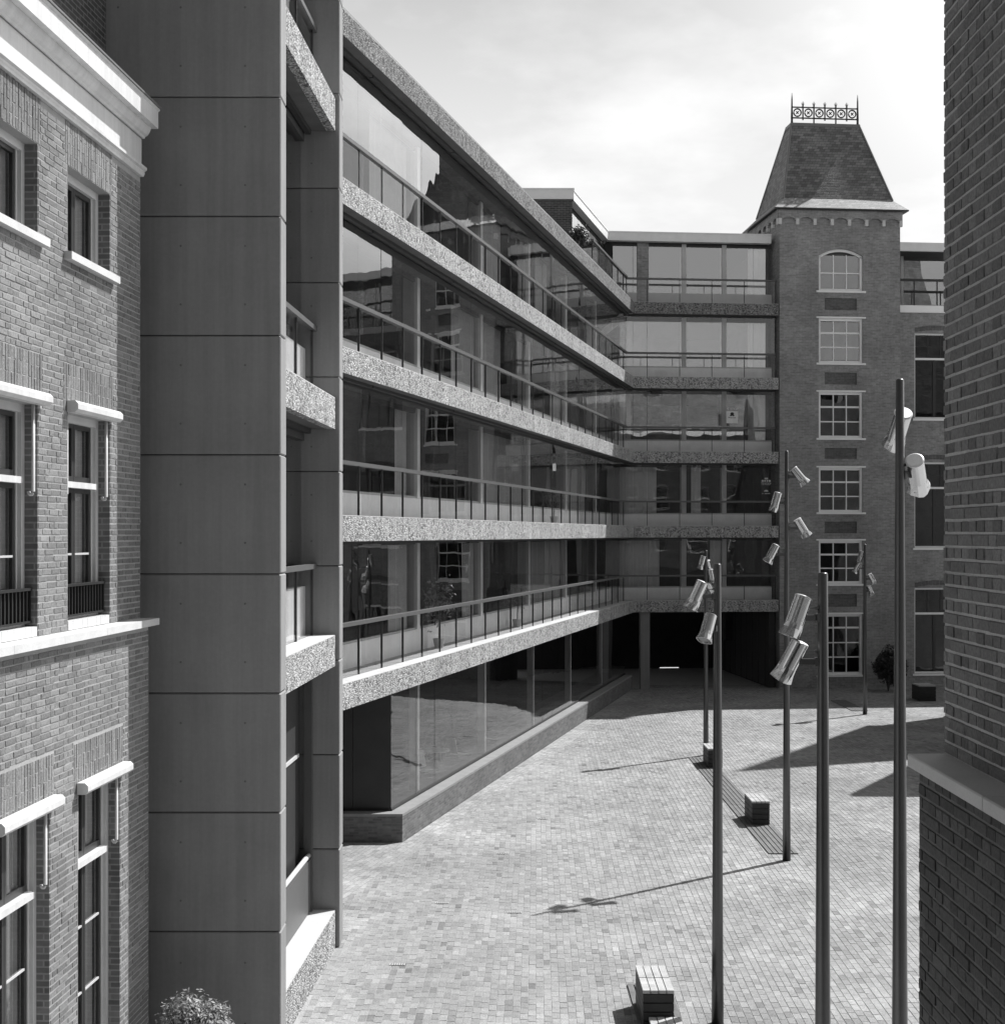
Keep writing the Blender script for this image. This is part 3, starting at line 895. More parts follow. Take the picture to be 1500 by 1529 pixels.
# ---- long wing
S0 = LF.ay(21.3)
WN = -0.93
wL, wB = inter(LF, WN, BK, WN)                  # where the two window planes meet
fL, fB = inter(LF, 0, BK, 0)
rL, rB = inter(LF, -.32, BK, -.32)
SP = 1.288
p0 = LF.a(535.5, -.32)
posts = [p0 + SP * k for k in range(-4, 26)]
posts = [p for p in posts if S0 + .1 < p < rL - .25]
bay0 = LF.a(623, WN)
BAY = 5.38
cols = [bay0 + BAY * k for k in range(-2, 6)]
for f in range(5):
    zb = ZB[f]; zt = zb + BH
    js = [bay0 + 1.9 + BAY * k for k in range(-2, 7)]
    sl = band(LF, S0, fL, zb, js)
    if f < 4:
        zc = ZB[f + 1]
        railing(LF, S0, rL, zt, posts, sl)
        wf = B(LF, S0, wL, WN - .16, WN - .0, zt - .002, zt + .47, 'window_wall', M['spandrel'], apt)
        MB().box(LF, S0, wL, WN - .10, WN - .01, zt + .472, zt + .52).build('window_sill', M['column'], wf)
        MB().box(LF, S0, wL, WN - .09, WN - .02, zc - .10, zc + .002).build('head_rail', M['dark'], wf)
        ed = []
        for c in [cols[0] - BAY] + cols:
            ed += [c + BAY * q / 4 for q in range(4)]
        ed = sorted(e for e in ed if S0 < e < wL - .3)
        ed = [S0] + ed + [wL]
        panes(LF, ed, WN - .045, zt + .52, zc - .10, M['inner'], wf)
        # frameless sliding panes closing the balcony above its handrail
        og = MB().box(LF, S0, rL, -.365, -.31, zc - .035, zc + .002).build('glazing_track', M['dark'], sl)
        panes(LF, [S0] + [e for e in ([p + SP * .5 * 0 for p in posts]) if e > S0 + .3] + [rL], -.335, zt + .992, zc - .036, M['glass'], og, ang=0.003)
        for c in cols:
            if S0 < c < wL - .3:
                B(LF, c - .10, c + .10, WN - .30, WN + .03, zt + .475, zc + .0, 'column', M['spandrel'], wf)
        # sun blind boxes under the slab above
        e2 = [S0] + [c + .4 for c in cols if S0 + .5 < c + .4 < wL - 1] + [wL - .05]
        for a, b in zip(e2[:-1], e2[1:]):
            bb = MB().box(LF, a + .03, b - .03, -.30, -.215, zc - .055, zc + .003)
            bb.build('blind_box', M['blind'], wf)
        # rooms
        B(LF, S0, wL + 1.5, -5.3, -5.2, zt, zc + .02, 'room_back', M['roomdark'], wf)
        for k, c in enumerate(cols):
            if S0 < c < wL - .5 and (k + f) % 2 == 0:
                B(LF, c - .08, c + .08, -5.2, WN - .45, zt, zc + .02, 'party_wall', M['room'], wf)
        CUR = {0: [(.72, .94), (1.78, 1.96), (3.02, 3.95)], 1: [(.80, .95), (2.03, 2.97), (4.05, 4.8)], 2: [(1.6, 1.97), (2.05, 2.5), (3.7, 3.95)], 3: [(.5, .95), (2.0, 2.5), (3.3, 3.6)]}
        for u0, u1 in CUR[f]:
            if u1 - u0 > 2: u0, u1 = u0, u0 + .5
            drape(LF, bay0 + BAY * (u0 - 1), min(bay0 + BAY * (u1 - 1), wL - .1), WN - .17, zt + .1, zc - .02, wf)
    else:
        # flat roof with a shallow edge strip
        B(LF, S0, fL - .2, -5.4, -.02, zt + .013, zt + .05, 'roof_edge', M['lead'], sl)
# ---- ground floor of the long wing: brick plinth and glass front
gx, gy = gnd(597, 1258)
PN = -0.12
s_p = LF.ay(gy, PN)
pc = LF.w(s_p, PN, 0)
pe = LF.w(fL + .35, PN, 0)
pe2 = LF.w(fL + 1.2, -1.6, 0); pb = LF.w(s_p + 1.0, -1.6, 0)
pl = MB().prism([(pc[0], pc[1]), (pe[0], pe[1]), (pe2[0], pe2[1]), (pb[0], pb[1]), (-5.2, gy)], 0, 0.50).build('plinth', M['plinthbrick'], apt)
def inset(pts):
    return pts
cp = MB().prism([(pc[0] + .006, pc[1] - .006), (pe[0] + .006, pe[1]), (pe2[0], pe2[1]), (pb[0], pb[1]), (-5.2, gy - .006)], 0.502, 0.552).build('plinth_top', M['plinthtop'], pl)
GN = -0.43
gs0 = LF.a(583.5, GN)
gp = LF.w(gs0, GN, 0)
ge = fL + .45
gcols = [c for c in cols]
ge_edges = sorted([gs0] + [bay0 - .35 + BAY * q / 4 for q in range(-8, 40) if gs0 + .4 < bay0 - .35 + BAY * q / 4 < ge - .4] + [ge])
gf = MB().box(LF, gs0, ge, GN - .06, GN + .02, 0.553, 0.60).build('ground_floor_front', M['dark'], apt)
panes(LF, ge_edges, GN, 0.60, 2.96, M['glass'], gf)
MB().box(LF, gs0, ge, GN - .06, GN + .02, 2.962, 3.002).build('head_rail', M['dark'], gf)
for c in [LF.a(616, GN - .2), LF.a(717, GN - .2), LF.a(790, GN - .2), LF.a(846, GN - .2), LF.a(893, GN - .2)]:
    B(LF, c - .07, c + .07, GN - .25, GN - .07, 0.601, 3.02, 'column', M['spandrel'], gf)
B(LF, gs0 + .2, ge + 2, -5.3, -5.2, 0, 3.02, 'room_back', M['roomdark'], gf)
B(LF, gs0 + .4, ge + 1, -5.19, GN - .35, 0.0, 0.12, 'room_floor', M['roomdark'], gf)
# end of the ground floor: dark metal panels facing the fin
xr = gp[0]
for k in range(3):
    MB().box(XF, xr - 0.75 * (k + 1) + .004, xr - 0.75 * k - .004, -gp[1] - .08, -gp[1] + .006, 0.62, 3.002).build('end_panel', M['dark'], gf)
MB().box(XF, xr - 2.3, xr, -gp[1] - .07, -gp[1] - .02, 0.553, 0.62).build('end_panel_base', M['black'], gf)
# ---- bay between the two fins
bA, bB_ = FT + .002, 4.342 - .002
def bay_level(zb, zt, rail, blind):
    sl = MB().box(FIN, bA, bB_, -3.0, -.19, zb + .02, zt - .004).build('balcony', M['slab'], apt)
    B(FIN, bA, bB_, -.189, -.06, zb, zt, 'fascia_panel', M['pebble'], sl)
    B(FIN, bA, bB_, -.70, -.064, zt + .001, zt + .012, 'slab_edge', M['slab'], sl)
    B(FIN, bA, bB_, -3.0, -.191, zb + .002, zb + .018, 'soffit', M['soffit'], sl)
    if rail:
        railing(FIN, bA, bB_, zt + .012, [bA + 1.25, bA + 2.55, bB_ - .15], sl, n=-.38, hgt=1.03)
    if blind:
        B(FIN, bA + .05, bB_ - .1, -.80, -.50, zb - .17, zb - .002, 'blind_box', M['blind'], sl)
        B(FIN, bA + .05, bB_ - .1, -.48, -.40, zb - .07, zb - .002, 'blind_rail', M['dark'], sl)
    return sl
zA = (FIN.z(501, 196, -.06), FIN.z(501, 149, -.06))
zBv = (FIN.z(501, 641, -.06), FIN.z(501, 595, -.06))
zC = (FIN.z(501, 994, -.06), FIN.z(501, 949, -.06))
zD = (0.0, FIN.z(500, 1361, -.06))
lv = [bay_level(zC[0], zC[1], True, False), bay_level(zBv[0], zBv[1], True, True), bay_level(zA[0], zA[1], True, True)]
for (z0, z1), par in zip(((zC[1], zBv[0]), (zBv[1], zA[0]), (zA[1], 16.4)), lv):
    B(FIN, bA, bB_, -.62, -.50, z0 + .013, z0 + .72, 'window_wall', M['spandrel'], par)
    panes(FIN, [bA, bA + 1.3, bA + 2.6, bB_], -.56, z0 + .72, z1 - .02, M['glass'], par)
    B(FIN, bA, bB_, -3.0, -2.9, z0 + .02, z1, 'room_back', M['room'], par)
bsl = MB().box(FIN, bA, bB_, -3.0, -.19, -.05, zD[1] - .004).build('entrance_plinth', M['slab'], apt)
B(FIN, bA, bB_ - .02, -.189, -.06, 0, zD[1], 'fascia_panel', M['pebble'], bsl)
B(FIN, bA, bB_, -.60, -.064, zD[1] + .001, zD[1] + .012, 'slab_edge', M['slab'], bsl)
zr = FIN.z(466, 1272, -.42)
B(FIN, bA, bB_ - .10, -.46, -.40, zD[1] + .03, zr - .05, 'balustrade_panel', M['rail'], bsl)
MB().tube([FIN.w(bA, -.43, zr), FIN.w(bB_ - .06, -.43, zr)], .035, 10).build('handrail', M['column'], bsl, smooth=True)
B(FIN, bB_ - .14, bB_ - .06, -.50, -.38, zD[1] + .013, zC[0], 'frame_post', M['rail'], bsl)
B(FIN, bA, bB_ - .141, -.62, -.56, zD[1] + .012, zC[0], 'dark_screen', M['dark'], bsl)
B(FIN, bA, FIN.a(447, -.53), -.56, -.535, FIN.z(440, 1139, -.5), FIN.z(440, 1134, -.5), 'grab_bar', M['column'], bsl)
# roof of the near part
MB().prism([(-2.6, 16.6), (-2.5, 21.2), (-8, 21.2), (-8, 16.6)], 16.61, 16.8).build('near_roof', M['lead'], apt)
# core of the building behind the rooms
c1 = LF.w(S0, -5.5, 0); c2 = LF.w(wL + 3, -5.5, 0)
MB().prism([(c1[0], c1[1]), (c2[0], c2[1]), (c2[0] - 9, c2[1]), (c1[0] - 6, c1[1]), (-8.5, 16.95), (-5.7, 16.95), (-5.7, 20.0)], 0, 14.5).build('core', M['roomdark'], apt)

# ---- cross wing
SW = BK.a(1162)
wing_posts = [BK.a(x, -.32) for x in (966, 1014.5, 1062.5, 1111)] + [SW - .04]
for f in range(5):
    zb = ZB[f]; zt = zb + BH
    sl = band(BK, fB, SW, zb, [BK.a(1103)], back=-7.5)
    # slab continues behind the long wing's end
    railing(BK, rB, SW - .02, zt, wing_posts, sl)
    zc = ZB[f + 1] if f < 4 else 17.42
    wf = B(BK, wB, SW - .002, WN - .16, WN, zt - .002, zt + .47, 'window_wall', M['spandrel'] if f < 4 else M['column'], apt)
    ed = [wB, BK.a(945, WN), BK.a(966, WN), BK.a(1021, WN), BK.a(1080, WN), BK.a(1125, WN), SW - .01]
    ed = [wB] + [e for e in ed[1:-1] if e > wB + .15] + [SW - .01]
    panes(BK, ed, WN - .05, zt + .52, zc - .12, M['wingglass'] if f > 1 else M['inner'], wf, ang=0.0015)
    if f < 4:
        og = MB().box(BK, rB, SW - .02, -.365, -.31, zc - .035, zc + .002).build('glazing_track', M['dark'], sl)
        panes(BK, [rB] + [q + .0 for q in wing_posts[:-1]] + [SW - .03], -.335, zt + .992, zc - .036, M['glass'], og, ang=0.002)
    MB().box(BK, wB, SW - .01, WN - .10, WN - .01, zt + .472, zt + .52).build('window_sill', M['column'], wf)
    MB().box(BK, wB, SW - .01, WN - .10, WN - .02, zc - .12, zc - .002).build('head_rail', M['dark'], wf)
    for c in (BK.a(1021, WN), BK.a(1081, WN)):
        B(BK, c - .09, c + .09, WN - .30, WN - .01, zt + .521, zc - .01, 'column', M['column'], wf)
    if f == 4:
        B(BK, BK.a(951, WN), BK.a(968, WN), WN - .3, WN + .03, zt + .013, zc, 'brick_pier', M['towerbrick'], wf)
    if f < 4:
        B(BK, wB + .3, SW - .06, -.30, -.215, zc - .055, zc + .003, 'blind_box', M['blind'], wf)
    B(BK, wB - 2, SW - .01, -7.4, -7.3, zt, zc, 'room_back', M['room'], wf)
    B(BK, SW - .30, SW - .012, -7.3, WN - .4, zt, zc, 'party_wall', M['room'], wf)
    CW = {0: [(.05, .30), (.62, .70)], 1: [(.05, .28), (.50, .56)], 2: [(.02, .12), (.86, .97)], 3: [(.86, .97)], 4: [(.86, .97)]}[f]
    for u0, u1 in CW:
        drape(BK, wB + (SW - wB) * u0, wB + (SW - wB) * u1, WN - .28, zt + .1, zc - .1, wf)
# roof storey: white fascia, brick end wall
RN = -0.75
q1 = LF.ay(48.9, RN - .3)
ph = MB().box(LF, q1, wL + .4, -5.4, -1.32, ZB[4] + BH + .05, 17.42).build('penthouse_core', M['roomdark'], apt)
sP = LF.a(855, -1.03)
y_end = LF.w(sP, -1.03, 0)
B(XF, y_end[0] - 3.0, y_end[0] - .02, -y_end[1] - .25, -y_end[1] - .02, ZB[4] + BH, 17.42, 'end_wall', M['darkbrick'], ph)
B(XF, y_end[0] - 3.1, y_end[0] + .03, -y_end[1] - .3, -y_end[1] + .06, 17.43, 17.74, 'roof_fascia', M['fascia'], ph)
B(XF, y_end[0] - 3.1, y_end[0] + .05, -y_end[1] - .3, -y_end[1] + .08, 17.742, 17.80, 'roof_trim', M['fascia'], ph)
kL, kB = inter(LF, -1.03, BK, -.55)
B(LF, sP, kL, -1.3, -1.03, 17.43, 17.74, 'roof_fascia', M['fascia'], ph)
B(LF, sP, kL, -1.3, -1.01, 17.742, 17.80, 'roof_trim', M['fascia'], ph)
panes(LF, [sP + .15, sP + 2.0, sP + 3.9, sP + 5.6, wL], -1.25, ZB[4] + BH + .3, 17.2, M['glass'], ph)
B(LF, sP + .02, sP + .14, -1.32, -1.10, ZB[4] + BH, 17.42, 'corner_post', M['column'], ph)
sF = BK.a(1151, -.55)
B(BK, kB, sF, -.85, -.55, 17.43, 17.74, 'roof_fascia', M['fascia'], ph)
B(BK, kB, sF + .02, -.85, -.53, 17.742, 17.79, 'roof_trim', M['fascia'], ph)
B(BK, kB, sF - .01, -8, -.852, 17.45, 17.70, 'roof_slab', M['roomdark'], ph)
B(LF, sP + .3, kL + .5, -5.4, -1.302, 17.45, 17.70, 'roof_slab', M['roomdark'], ph)
rt = LF.a(884, -.32)
railing(LF, rt, rL, ZB[4] + BH + .05, [rt + .03 + 1.288 * k for k in range(0, 6) if rt + 1.288 * k < rL - .3] + [rL - .03], ph, n=-.32)
# passage under the wing
pg = MB().box(BK, BK.a(957, -.12), BK.a(970.5, -.12), -.50, -.21, 0, 3.002).build('passage_column', M['fin'], apt)
g0, g1 = BK.a(984, -9), BK.a(1013, -9)
MB().box(BK, wB - 4, g0, -9.0, -8.9, -.05, 3.02).box(BK, g1, SW + .3, -9.0, -8.9, -.05, 3.02).box(BK, g0, g1, -9.0, -8.9, .035, 3.02).build('passage_back', M['roomdark'], apt)
B(BK, SW - .012, SW - .25, -8.9, -.45, 0, 3.02, 'passage_wall', M['roomdark'], apt)
for k in range(9):
    B(BK, SW - .275, SW - .252, -1.0 - k * .9, -1.1 - k * .9 - .72, 0.05, 2.95, 'passage_panel', M['dark'], apt)
B(BK, wB - 1, SW, -9, -7.6, 3.03, 17.4, 'wing_core', M['roomdark'], apt)
B(BK, wB + .6, wB + 1.9, -8.9, -8.84, .9, 2.3, 'passage_door', M['dark'], apt)
B(BK, BK.a(1083, -6), BK.a(1108, -6), -8.9, -6.0, 1.45, 2.98, 'passage_panel_wall', M['roomdark'], apt)

# ================================================================== BRICK TOWER
random.seed(41)
TL, TR = BK.a(1163.5), BK.a(1343.5)
TD = 4.3
tw_loc = BK.w((TL + TR) / 2, -TD / 2, 0)
tower = thing('brick_tower', tw_loc, 'square brick stair tower with slate mansard roof and black iron cresting', 'tower')
def TZ(y): return BK.z(1250, y)
ZE = TZ(313)
xw0, xw1 = BK.a(1222), BK.a(1288)
wy = [(474, 545), (584, 657), (697, 768), (806, 875), (916, 1011)]
holes = [(xw0, xw1, TZ(b), TZ(a)) for a, b in wy] + [(xw0, xw1, TZ(434), TZ(371))]
pan = [(445, 463), (556, 574), (669, 685), (779, 796), (887, 906)]
pz = [(BK.a(1231), BK.a(1279), TZ(b), TZ(a)) for a, b in pan]
wall = wall_with_holes(BK, TL, TR, -.38, 0, 0, ZE - .02, holes + pz)
wall.box(BK, TL, TL + .38, -TD, -.381, 0, ZE - .02).box(BK, TR - .38, TR, -TD, -.381, 0, ZE - .02).box(BK, TL + .381, TR - .381, -TD, -TD + .3, 0, ZE - .02)
wall.build('wall', M['towerbrick'], tower)
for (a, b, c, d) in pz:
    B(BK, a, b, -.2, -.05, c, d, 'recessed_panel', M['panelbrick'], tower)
B(BK, TL + .4, TR - .4, -3.2, -3.1, 0, ZE - .1, 'inner_wall', M['roomdark'], tower)
def tower_window(a, b, z0, z1, rows, top=0.0, arch=0.0, blind=False, open_top=False):
    fw = 0.10; n = -.10
    fm = MB()
    fm.box(BK, a, a + fw, n - .1, n, z0, z1).box(BK, b - fw, b, n - .1, n, z0, z1)
    fm.box(BK, a + fw, b - fw, n - .1, n, z0, z0 + fw)
    if arch:
        m_ = 14; ins = [];
        def az(u, off): return z1 + arch * (1 - ((u - (a + b) / 2) / ((b - a) / 2)) ** 2) - off
        for i in range(m_):
            u0, u1 = a + (b - a) * i / m_, a + (b - a) * (i + 1) / m_
            fm.hexa([BK.w(u0, n, az(u0, fw) - .0), BK.w(u1, n, az(u1, fw)), BK.w(u1, n - .1, az(u1, fw)), BK.w(u0, n - .1, az(u0, fw))],
                    [BK.w(u0, n, az(u0, 0)), BK.w(u1, n, az(u1, 0)), BK.w(u1, n - .1, az(u1, 0)), BK.w(u0, n - .1, az(u0, 0))])
    else:
        fm.box(BK, a + fw, b - fw, n - .1, n, z1 - fw, z1)
    w = fm.build('window', M['trim'], tower)
    ia, ib, y0, y1 = a + fw, b - fw, z0 + fw, z1 - fw
    if arch:
        y1 = z1 + arch * .55 - fw
    zs = [y0 + (y1 - y0) * r_ for r_ in rows]
    for i, zq in enumerate(zs[1:-1]):
        t = .035 if (top and i == len(zs) - 3) else .022
        B(BK, ia, ib, n - .09, n - .02, zq - t, zq + t, 'transom' if t > .03 else 'muntin', M['trim'], w)
    for q in (1, 2):
        u = ia + (ib - ia) * q / 3
        B(BK, u - .02, u + .02, n - .085, n - .025, y0, y1, 'muntin', M['trim'], w)
    for q in range(3):
        for zq, zr_ in zip(zs[:-1], zs[1:]):
            tl = random.uniform(-.003, .003)
            u0, u1 = ia + (ib - ia) * q / 3 + .02, ia + (ib - ia) * (q + 1) / 3 - .02
            g = MB().hexa([BK.w(u0, n - .055, zq + .022), BK.w(u1, n - .055, zq + .022), BK.w(u1, n - .06, zq + .022), BK.w(u0, n - .06, zq + .022)],
                          [BK.w(u0, n - .055 + tl, zr_ - .022), BK.w(u1, n - .055 + tl, zr_ - .022), BK.w(u1, n - .06 + tl, zr_ - .022), BK.w(u0, n - .06 + tl, zr_ - .022)])
            g.build('pane', M['glass2'] if zq > 12 else M['towerglass'], w)
    B(BK, a - .10, b + .10, -.1, .06, z0 - .075, z0 - .001, 'sill', M['trim'], w)
    if not arch:
        B(BK, a - .10, b + .10, -.1, .05, z1 + .001, z1 + .06, 'head_moulding', M['trim'], w)
    if blind:
        B(BK, ia, ib, n - .2, n - .19, y0, y1 + .5, 'roller_blind', M['room'], w)
    return w
tower_window(xw0, xw1, TZ(434), TZ(382), (0, .46, 1), arch=TZ(371) - TZ(382), blind=True)
for i, (a, b) in enumerate(wy):
    rows = (0, .34, .70, 1) if i < 4 else (0, .27, .53, .80, 1)
    tower_window(xw0, xw1, TZ(b) + .08, TZ(a) - .03, rows, top=1)
# wall above the arched head
am = MB()
for i in range(14):
    a, b = xw0, xw1
    u0, u1 = a + (b - a) * i / 14, a + (b - a) * (i + 1) / 14
    z1 = TZ(382); ar = TZ(371) - z1
    h0 = z1 + ar * (1 - ((u0 - (a + b) / 2) / ((b - a) / 2)) ** 2); h1 = z1 + ar * (1 - ((u1 - (a + b) / 2) / ((b - a) / 2)) ** 2)
    am.hexa([BK.w(u0, 0, h0), BK.w(u1, 0, h1), BK.w(u1, -.38, h1), BK.w(u0, -.38, h0)], [BK.w(u0, 0, TZ(371) + .001), BK.w(u1, 0, TZ(371) + .001), BK.w(u1, -.38, TZ(371) + .001), BK.w(u0, -.38, TZ(371) + .001)])
am.build('arch_infill', M['towerbrick'], tower)
# corbel table: little brackets carrying shallow arches under a proud band
ZC0, ZC1 = TZ(337), TZ(328)
def frieze(fr, s0, s1):
    n_ = 7 if s1 - s0 > 4.5 else 6
    st = (s1 - s0) / n_
    for k in range(n_ + 1):
        c = s0 + st * k
        B(fr, c - .06, c + .06, .001, .11, ZC0, ZC1, 'corbel', M['stone'], tower)
    fb = MB()
    for k in range(n_):
        a = s0 + st * k + .06; b = a + st - .12
        for i in range(8):
            u0, u1 = a + (b - a) * i / 8, a + (b - a) * (i + 1) / 8
            e = lambda u: ZC1 - .10 + .16 * math.sqrt(max(0, 1 - ((u - (a + b) / 2) / ((b - a) / 2)) ** 2))
            fb.hexa([fr.w(u0, .10, e(u0)), fr.w(u1, .10, e(u1)), fr.w(u1, .001, e(u1)), fr.w(u0, .001, e(u0))], [fr.w(u0, .10, ZE - .02), fr.w(u1, .10, ZE - .02), fr.w(u1, .001, ZE - .02), fr.w(u0, .001, ZE - .02)])
    for k in range(n_ + 1):
        c = s0 + st * k
        fb.box(fr, c - .06, c + .06, .001, .10, ZC1 + .001, ZE - .02)
    fb.build('corbel_band', M['towerbrick'], tower)
o2 = BK.w(TL, -TD, 0)
TLF = Fr(o2[0], o2[1], -BK.N[0] * -1, BK.N[1])   # left flank, runs towards the camera
TLF = Fr(o2[0], o2[1], BK.N[0], BK.N[1])
if TLF.N[0] > 0:
    o3 = BK.w(TL, 0, 0); TLF = Fr(o3[0], o3[1], -BK.N[0], -BK.N[1])
frieze(BK, TL, TR)
frieze(TLF, 0.11, TD)
# roof: flared skirt, steep slopes, flat top
OV = 0.26
def rect(inset, z, front=None):
    f_ = inset if front is None else front
    return [BK.w(TL + inset, -f_, z), BK.w(TR - inset, -f_, z), BK.w(TR - inset, -TD + f_, z), BK.w(TL + inset, -TD + f_, z)]
ZS = TZ(313) + .46
e0 = rect(-OV, ZE); e1 = rect(0.22, ZS)
ZT = 6 + 612 * 57.9 / F
e2 = rect(1.02, ZT, 1.81)
MB().rings([rect(-OV, ZE - .05), e0], True).build('eave_board', M['dark'], tower)
fl = MB().rings([rect(-OV + .01, ZE + .001), e1], True).build('roof_skirt', M['flare'], tower)
rf = MB().rings([rect(0.215, ZS - .02), e2], True).build('roof', M['slate'], tower)
for i in range(4):
    MB().tube([e1[i], e2[i]], 0.045, 6).build('hip_lead', M['lead'], rf)
MB().rings([rect(.965, ZT - .12, 1.735), rect(.99, ZT + .03, 1.78)], True).build('roof_cap', M['lead'], rf)
# iron cresting
CN = -1.86
cz = lambda y: 6 + (HY - y) * 57.9 / F
ca, cbx = TL + 1.06, TR - 1.06
crest = MB().tube([BK.w(ca, CN, cz(161)), BK.w(cbx, CN, cz(161))], .03, 6).tube([BK.w(ca, CN, cz(177)), BK.w(cbx, CN, cz(177))], .03, 6).build('cresting', M['iron'], tower)
for u in (ca, cbx):
    MB().tube([BK.w(u, CN, ZT), BK.w(u, CN, ZT + .12), BK.w(u, CN, cz(177)), BK.w(u, CN, cz(160)), BK.w(u, CN, cz(150)), BK.w(u, CN, cz(140))], [.06, .045, .05, .035, .03, .008], 8).build('finial', M['iron'], crest)
for k in range(1, 6):
    u = ca + (cbx - ca) * k / 6
    pt = MB().tube([BK.w(u, CN, ZT if k in (2, 4) else cz(180)), BK.w(u, CN, cz(157)), BK.w(u, CN, cz(152))], [.03, .034, .008], 6)
    for sg in (-1, 1):
        pt.tube([BK.w(u, CN, cz(158)), BK.w(u + sg * .05, CN, cz(156.5)), BK.w(u + sg * .055, CN, cz(154))], .009, 5)
    pt.build('cresting_post', M['iron'], crest)
for k in range(6):
    u = ca + (cbx - ca) * (k + .5) / 6; zc_ = cz(169)
    rg = MB()
    rad = .15
    pts = [BK.w(u + rad * math.cos(t * math.pi / 9), CN, zc_ + rad * math.sin(t * math.pi / 9)) for t in range(19)]
    rg.tube(pts, .03, 6)
    for t in range(4):
        an = math.pi / 4 + t * math.pi / 2
        rg.tube([BK.w(u, CN, zc_), BK.w(u + .075 * math.cos(an), CN, zc_ + .075 * math.sin(an))], .024, 5)
    rg.build('cresting_ring', M['iron'], crest)

# ================================================================== BRICK BUILDING right of the tower
NB = Fr(*BK.w(TR + .004, -0.95, 0)[:2], BK.D[0], BK.D[1])
nb = thing('brick_building', NB.w(7, -3, 0), 'brick building with tall white framed windows and a glazed roof terrace beside the stair tower', 'building')
zl = NB.z(1375, 467)
nw = []
def NZ(y): return NB.z(1380, y)
wp0 = NB.a(1365)
wwid = 1.75
for k in range(4):
    for (t, b) in ((497, 625), (690, 818), (878, 1006)):
        nw.append((wp0 + k * 3.3, wp0 + k * 3.3 + wwid, NZ(b), NZ(t)))
wall = wall_with_holes(NB, 0, 14, -.4, 0, 0, zl, nw)
wall.build('wall', M['towerbrick'], nb)
B(NB, 0, 14, -3, -2.9, 0, zl - .1, 'inner_wall', M['roomdark'], nb)
for (a, b, c, d) in nw:
    fw = .07; n = -.12
    fm = MB().box(NB, a, a + fw, n - .1, n, c, d).box(NB, b - fw, b, n - .1, n, c, d).box(NB, a + fw, b - fw, n - .1, n, d - fw, d).box(NB, a + fw, b - fw, n - .1, n, c, c + fw)
    w = fm.build('window', M['trim'], nb)
    zt_ = c + (d - c) * .70
    B(NB, a + fw, b - fw, n - .09, n + .01, zt_ - .04, zt_ + .04, 'transom', M['trim'], w)
    mid = (a + b) / 2
    B(NB, mid - .05, mid + .05, n - .1, n - .03, c + fw, zt_ - .041, 'mullion', M['sash'], w)
    for q in (1, 2):
        u = a + fw + (b - a - 2 * fw) * q / 3
        B(NB, u - .018, u + .018, n - .09, n - .04, zt_ + .041, d - fw, 'muntin', M['sash'], w)
    B(NB, a + fw, b - fw, n - .09, n - .045, (zt_ + d) / 2 - .018, (zt_ + d) / 2 + .018, 'muntin', M['sash'], w)
    B(NB, a + fw, mid - .05, n - .07, n - .065, c + fw, zt_ - .04, 'pane', M['towerglass'], w)
    B(NB, mid + .05, b - fw, n - .07, n - .065, c + fw, zt_ - .04, 'pane', M['towerglass'], w)
    B(NB, a + fw, b - fw, n - .07, n - .065, zt_ + .04, d - fw, 'pane', M['towerglass'], w)
    B(NB, a - .08, b + .08, -.1, .06, c - .08, c - .001, 'sill', M['trim'], w)
    hm = MB()
    for i in range(12):
        u = a + (b - a) * i / 12
        hz = .10 * (1 - ((i + .5 - 6) / 6) ** 2)
        hm.box(NB, u + .01, u + (b - a) / 12 - .01, -.02, .012, d + .02 + hz, d + .20 + hz)
    hm.build('window_arch', M['panelbrick'], w)
B(NB, -.0, 14, -.05, .10, zl, zl + .28, 'terrace_edge', M['trim'], nb)
panes(NB, [0.02, 1.02, 2.9, 4.8, 6.7, 8.6, 10.5, 12.4, 14], -1.5, zl + .3, zl + 2.55, M['wingglass'], nb)
for u in (1.02, 2.9, 4.8, 6.7, 8.6):
    B(NB, u - .05, u + .05, -1.6, -1.48, zl + .28, zl + 2.55, 'window_post', M['column'], nb)
B(NB, 0, 14, -4, -3.9, zl, zl + 2.8, 'room_back', M['room'], nb)
B(NB, 0, 14, -1.55, -1.42, zl + .25, zl + .55, 'terrace_sill', M['column'], nb)
rl = B(NB, 0.0, 14, -.20, -.12, NZ(419), NZ(415.5), 'terrace_handrail', M['dark'], nb)
for u in (1.0, 1.95, 3.2, 4.5, 5.8, 7.1):
    B(NB, u - .02, u + .02, -.19, -.14, zl + .28, NZ(419), 'terrace_baluster', M['dark'], rl)
panes(NB, [0.0, 1.0, 1.95, 3.2, 4.5, 5.8, 7.1], -.165, zl + .3, NZ(420), M['railglass'], rl)
B(NB, 0, 14, -5, -.62, NZ(372), NZ(360) - .002, 'roof_slab', M['dark'], nb)
B(NB, 0, 14, -.62, -.5, NZ(371), NZ(358), 'roof_fascia', M['fascia'], nb)
B(NB, 0, 14, -6, -4.1, 0, zl + 2.7, 'core', M['roomdark'], nb)
for k in range(1):
    MB().tube([NB.w(-.0 + .06, .05, 0), NB.w(.06, .05, zl)], .04, 8).build('downpipe', M['lead'], nb)

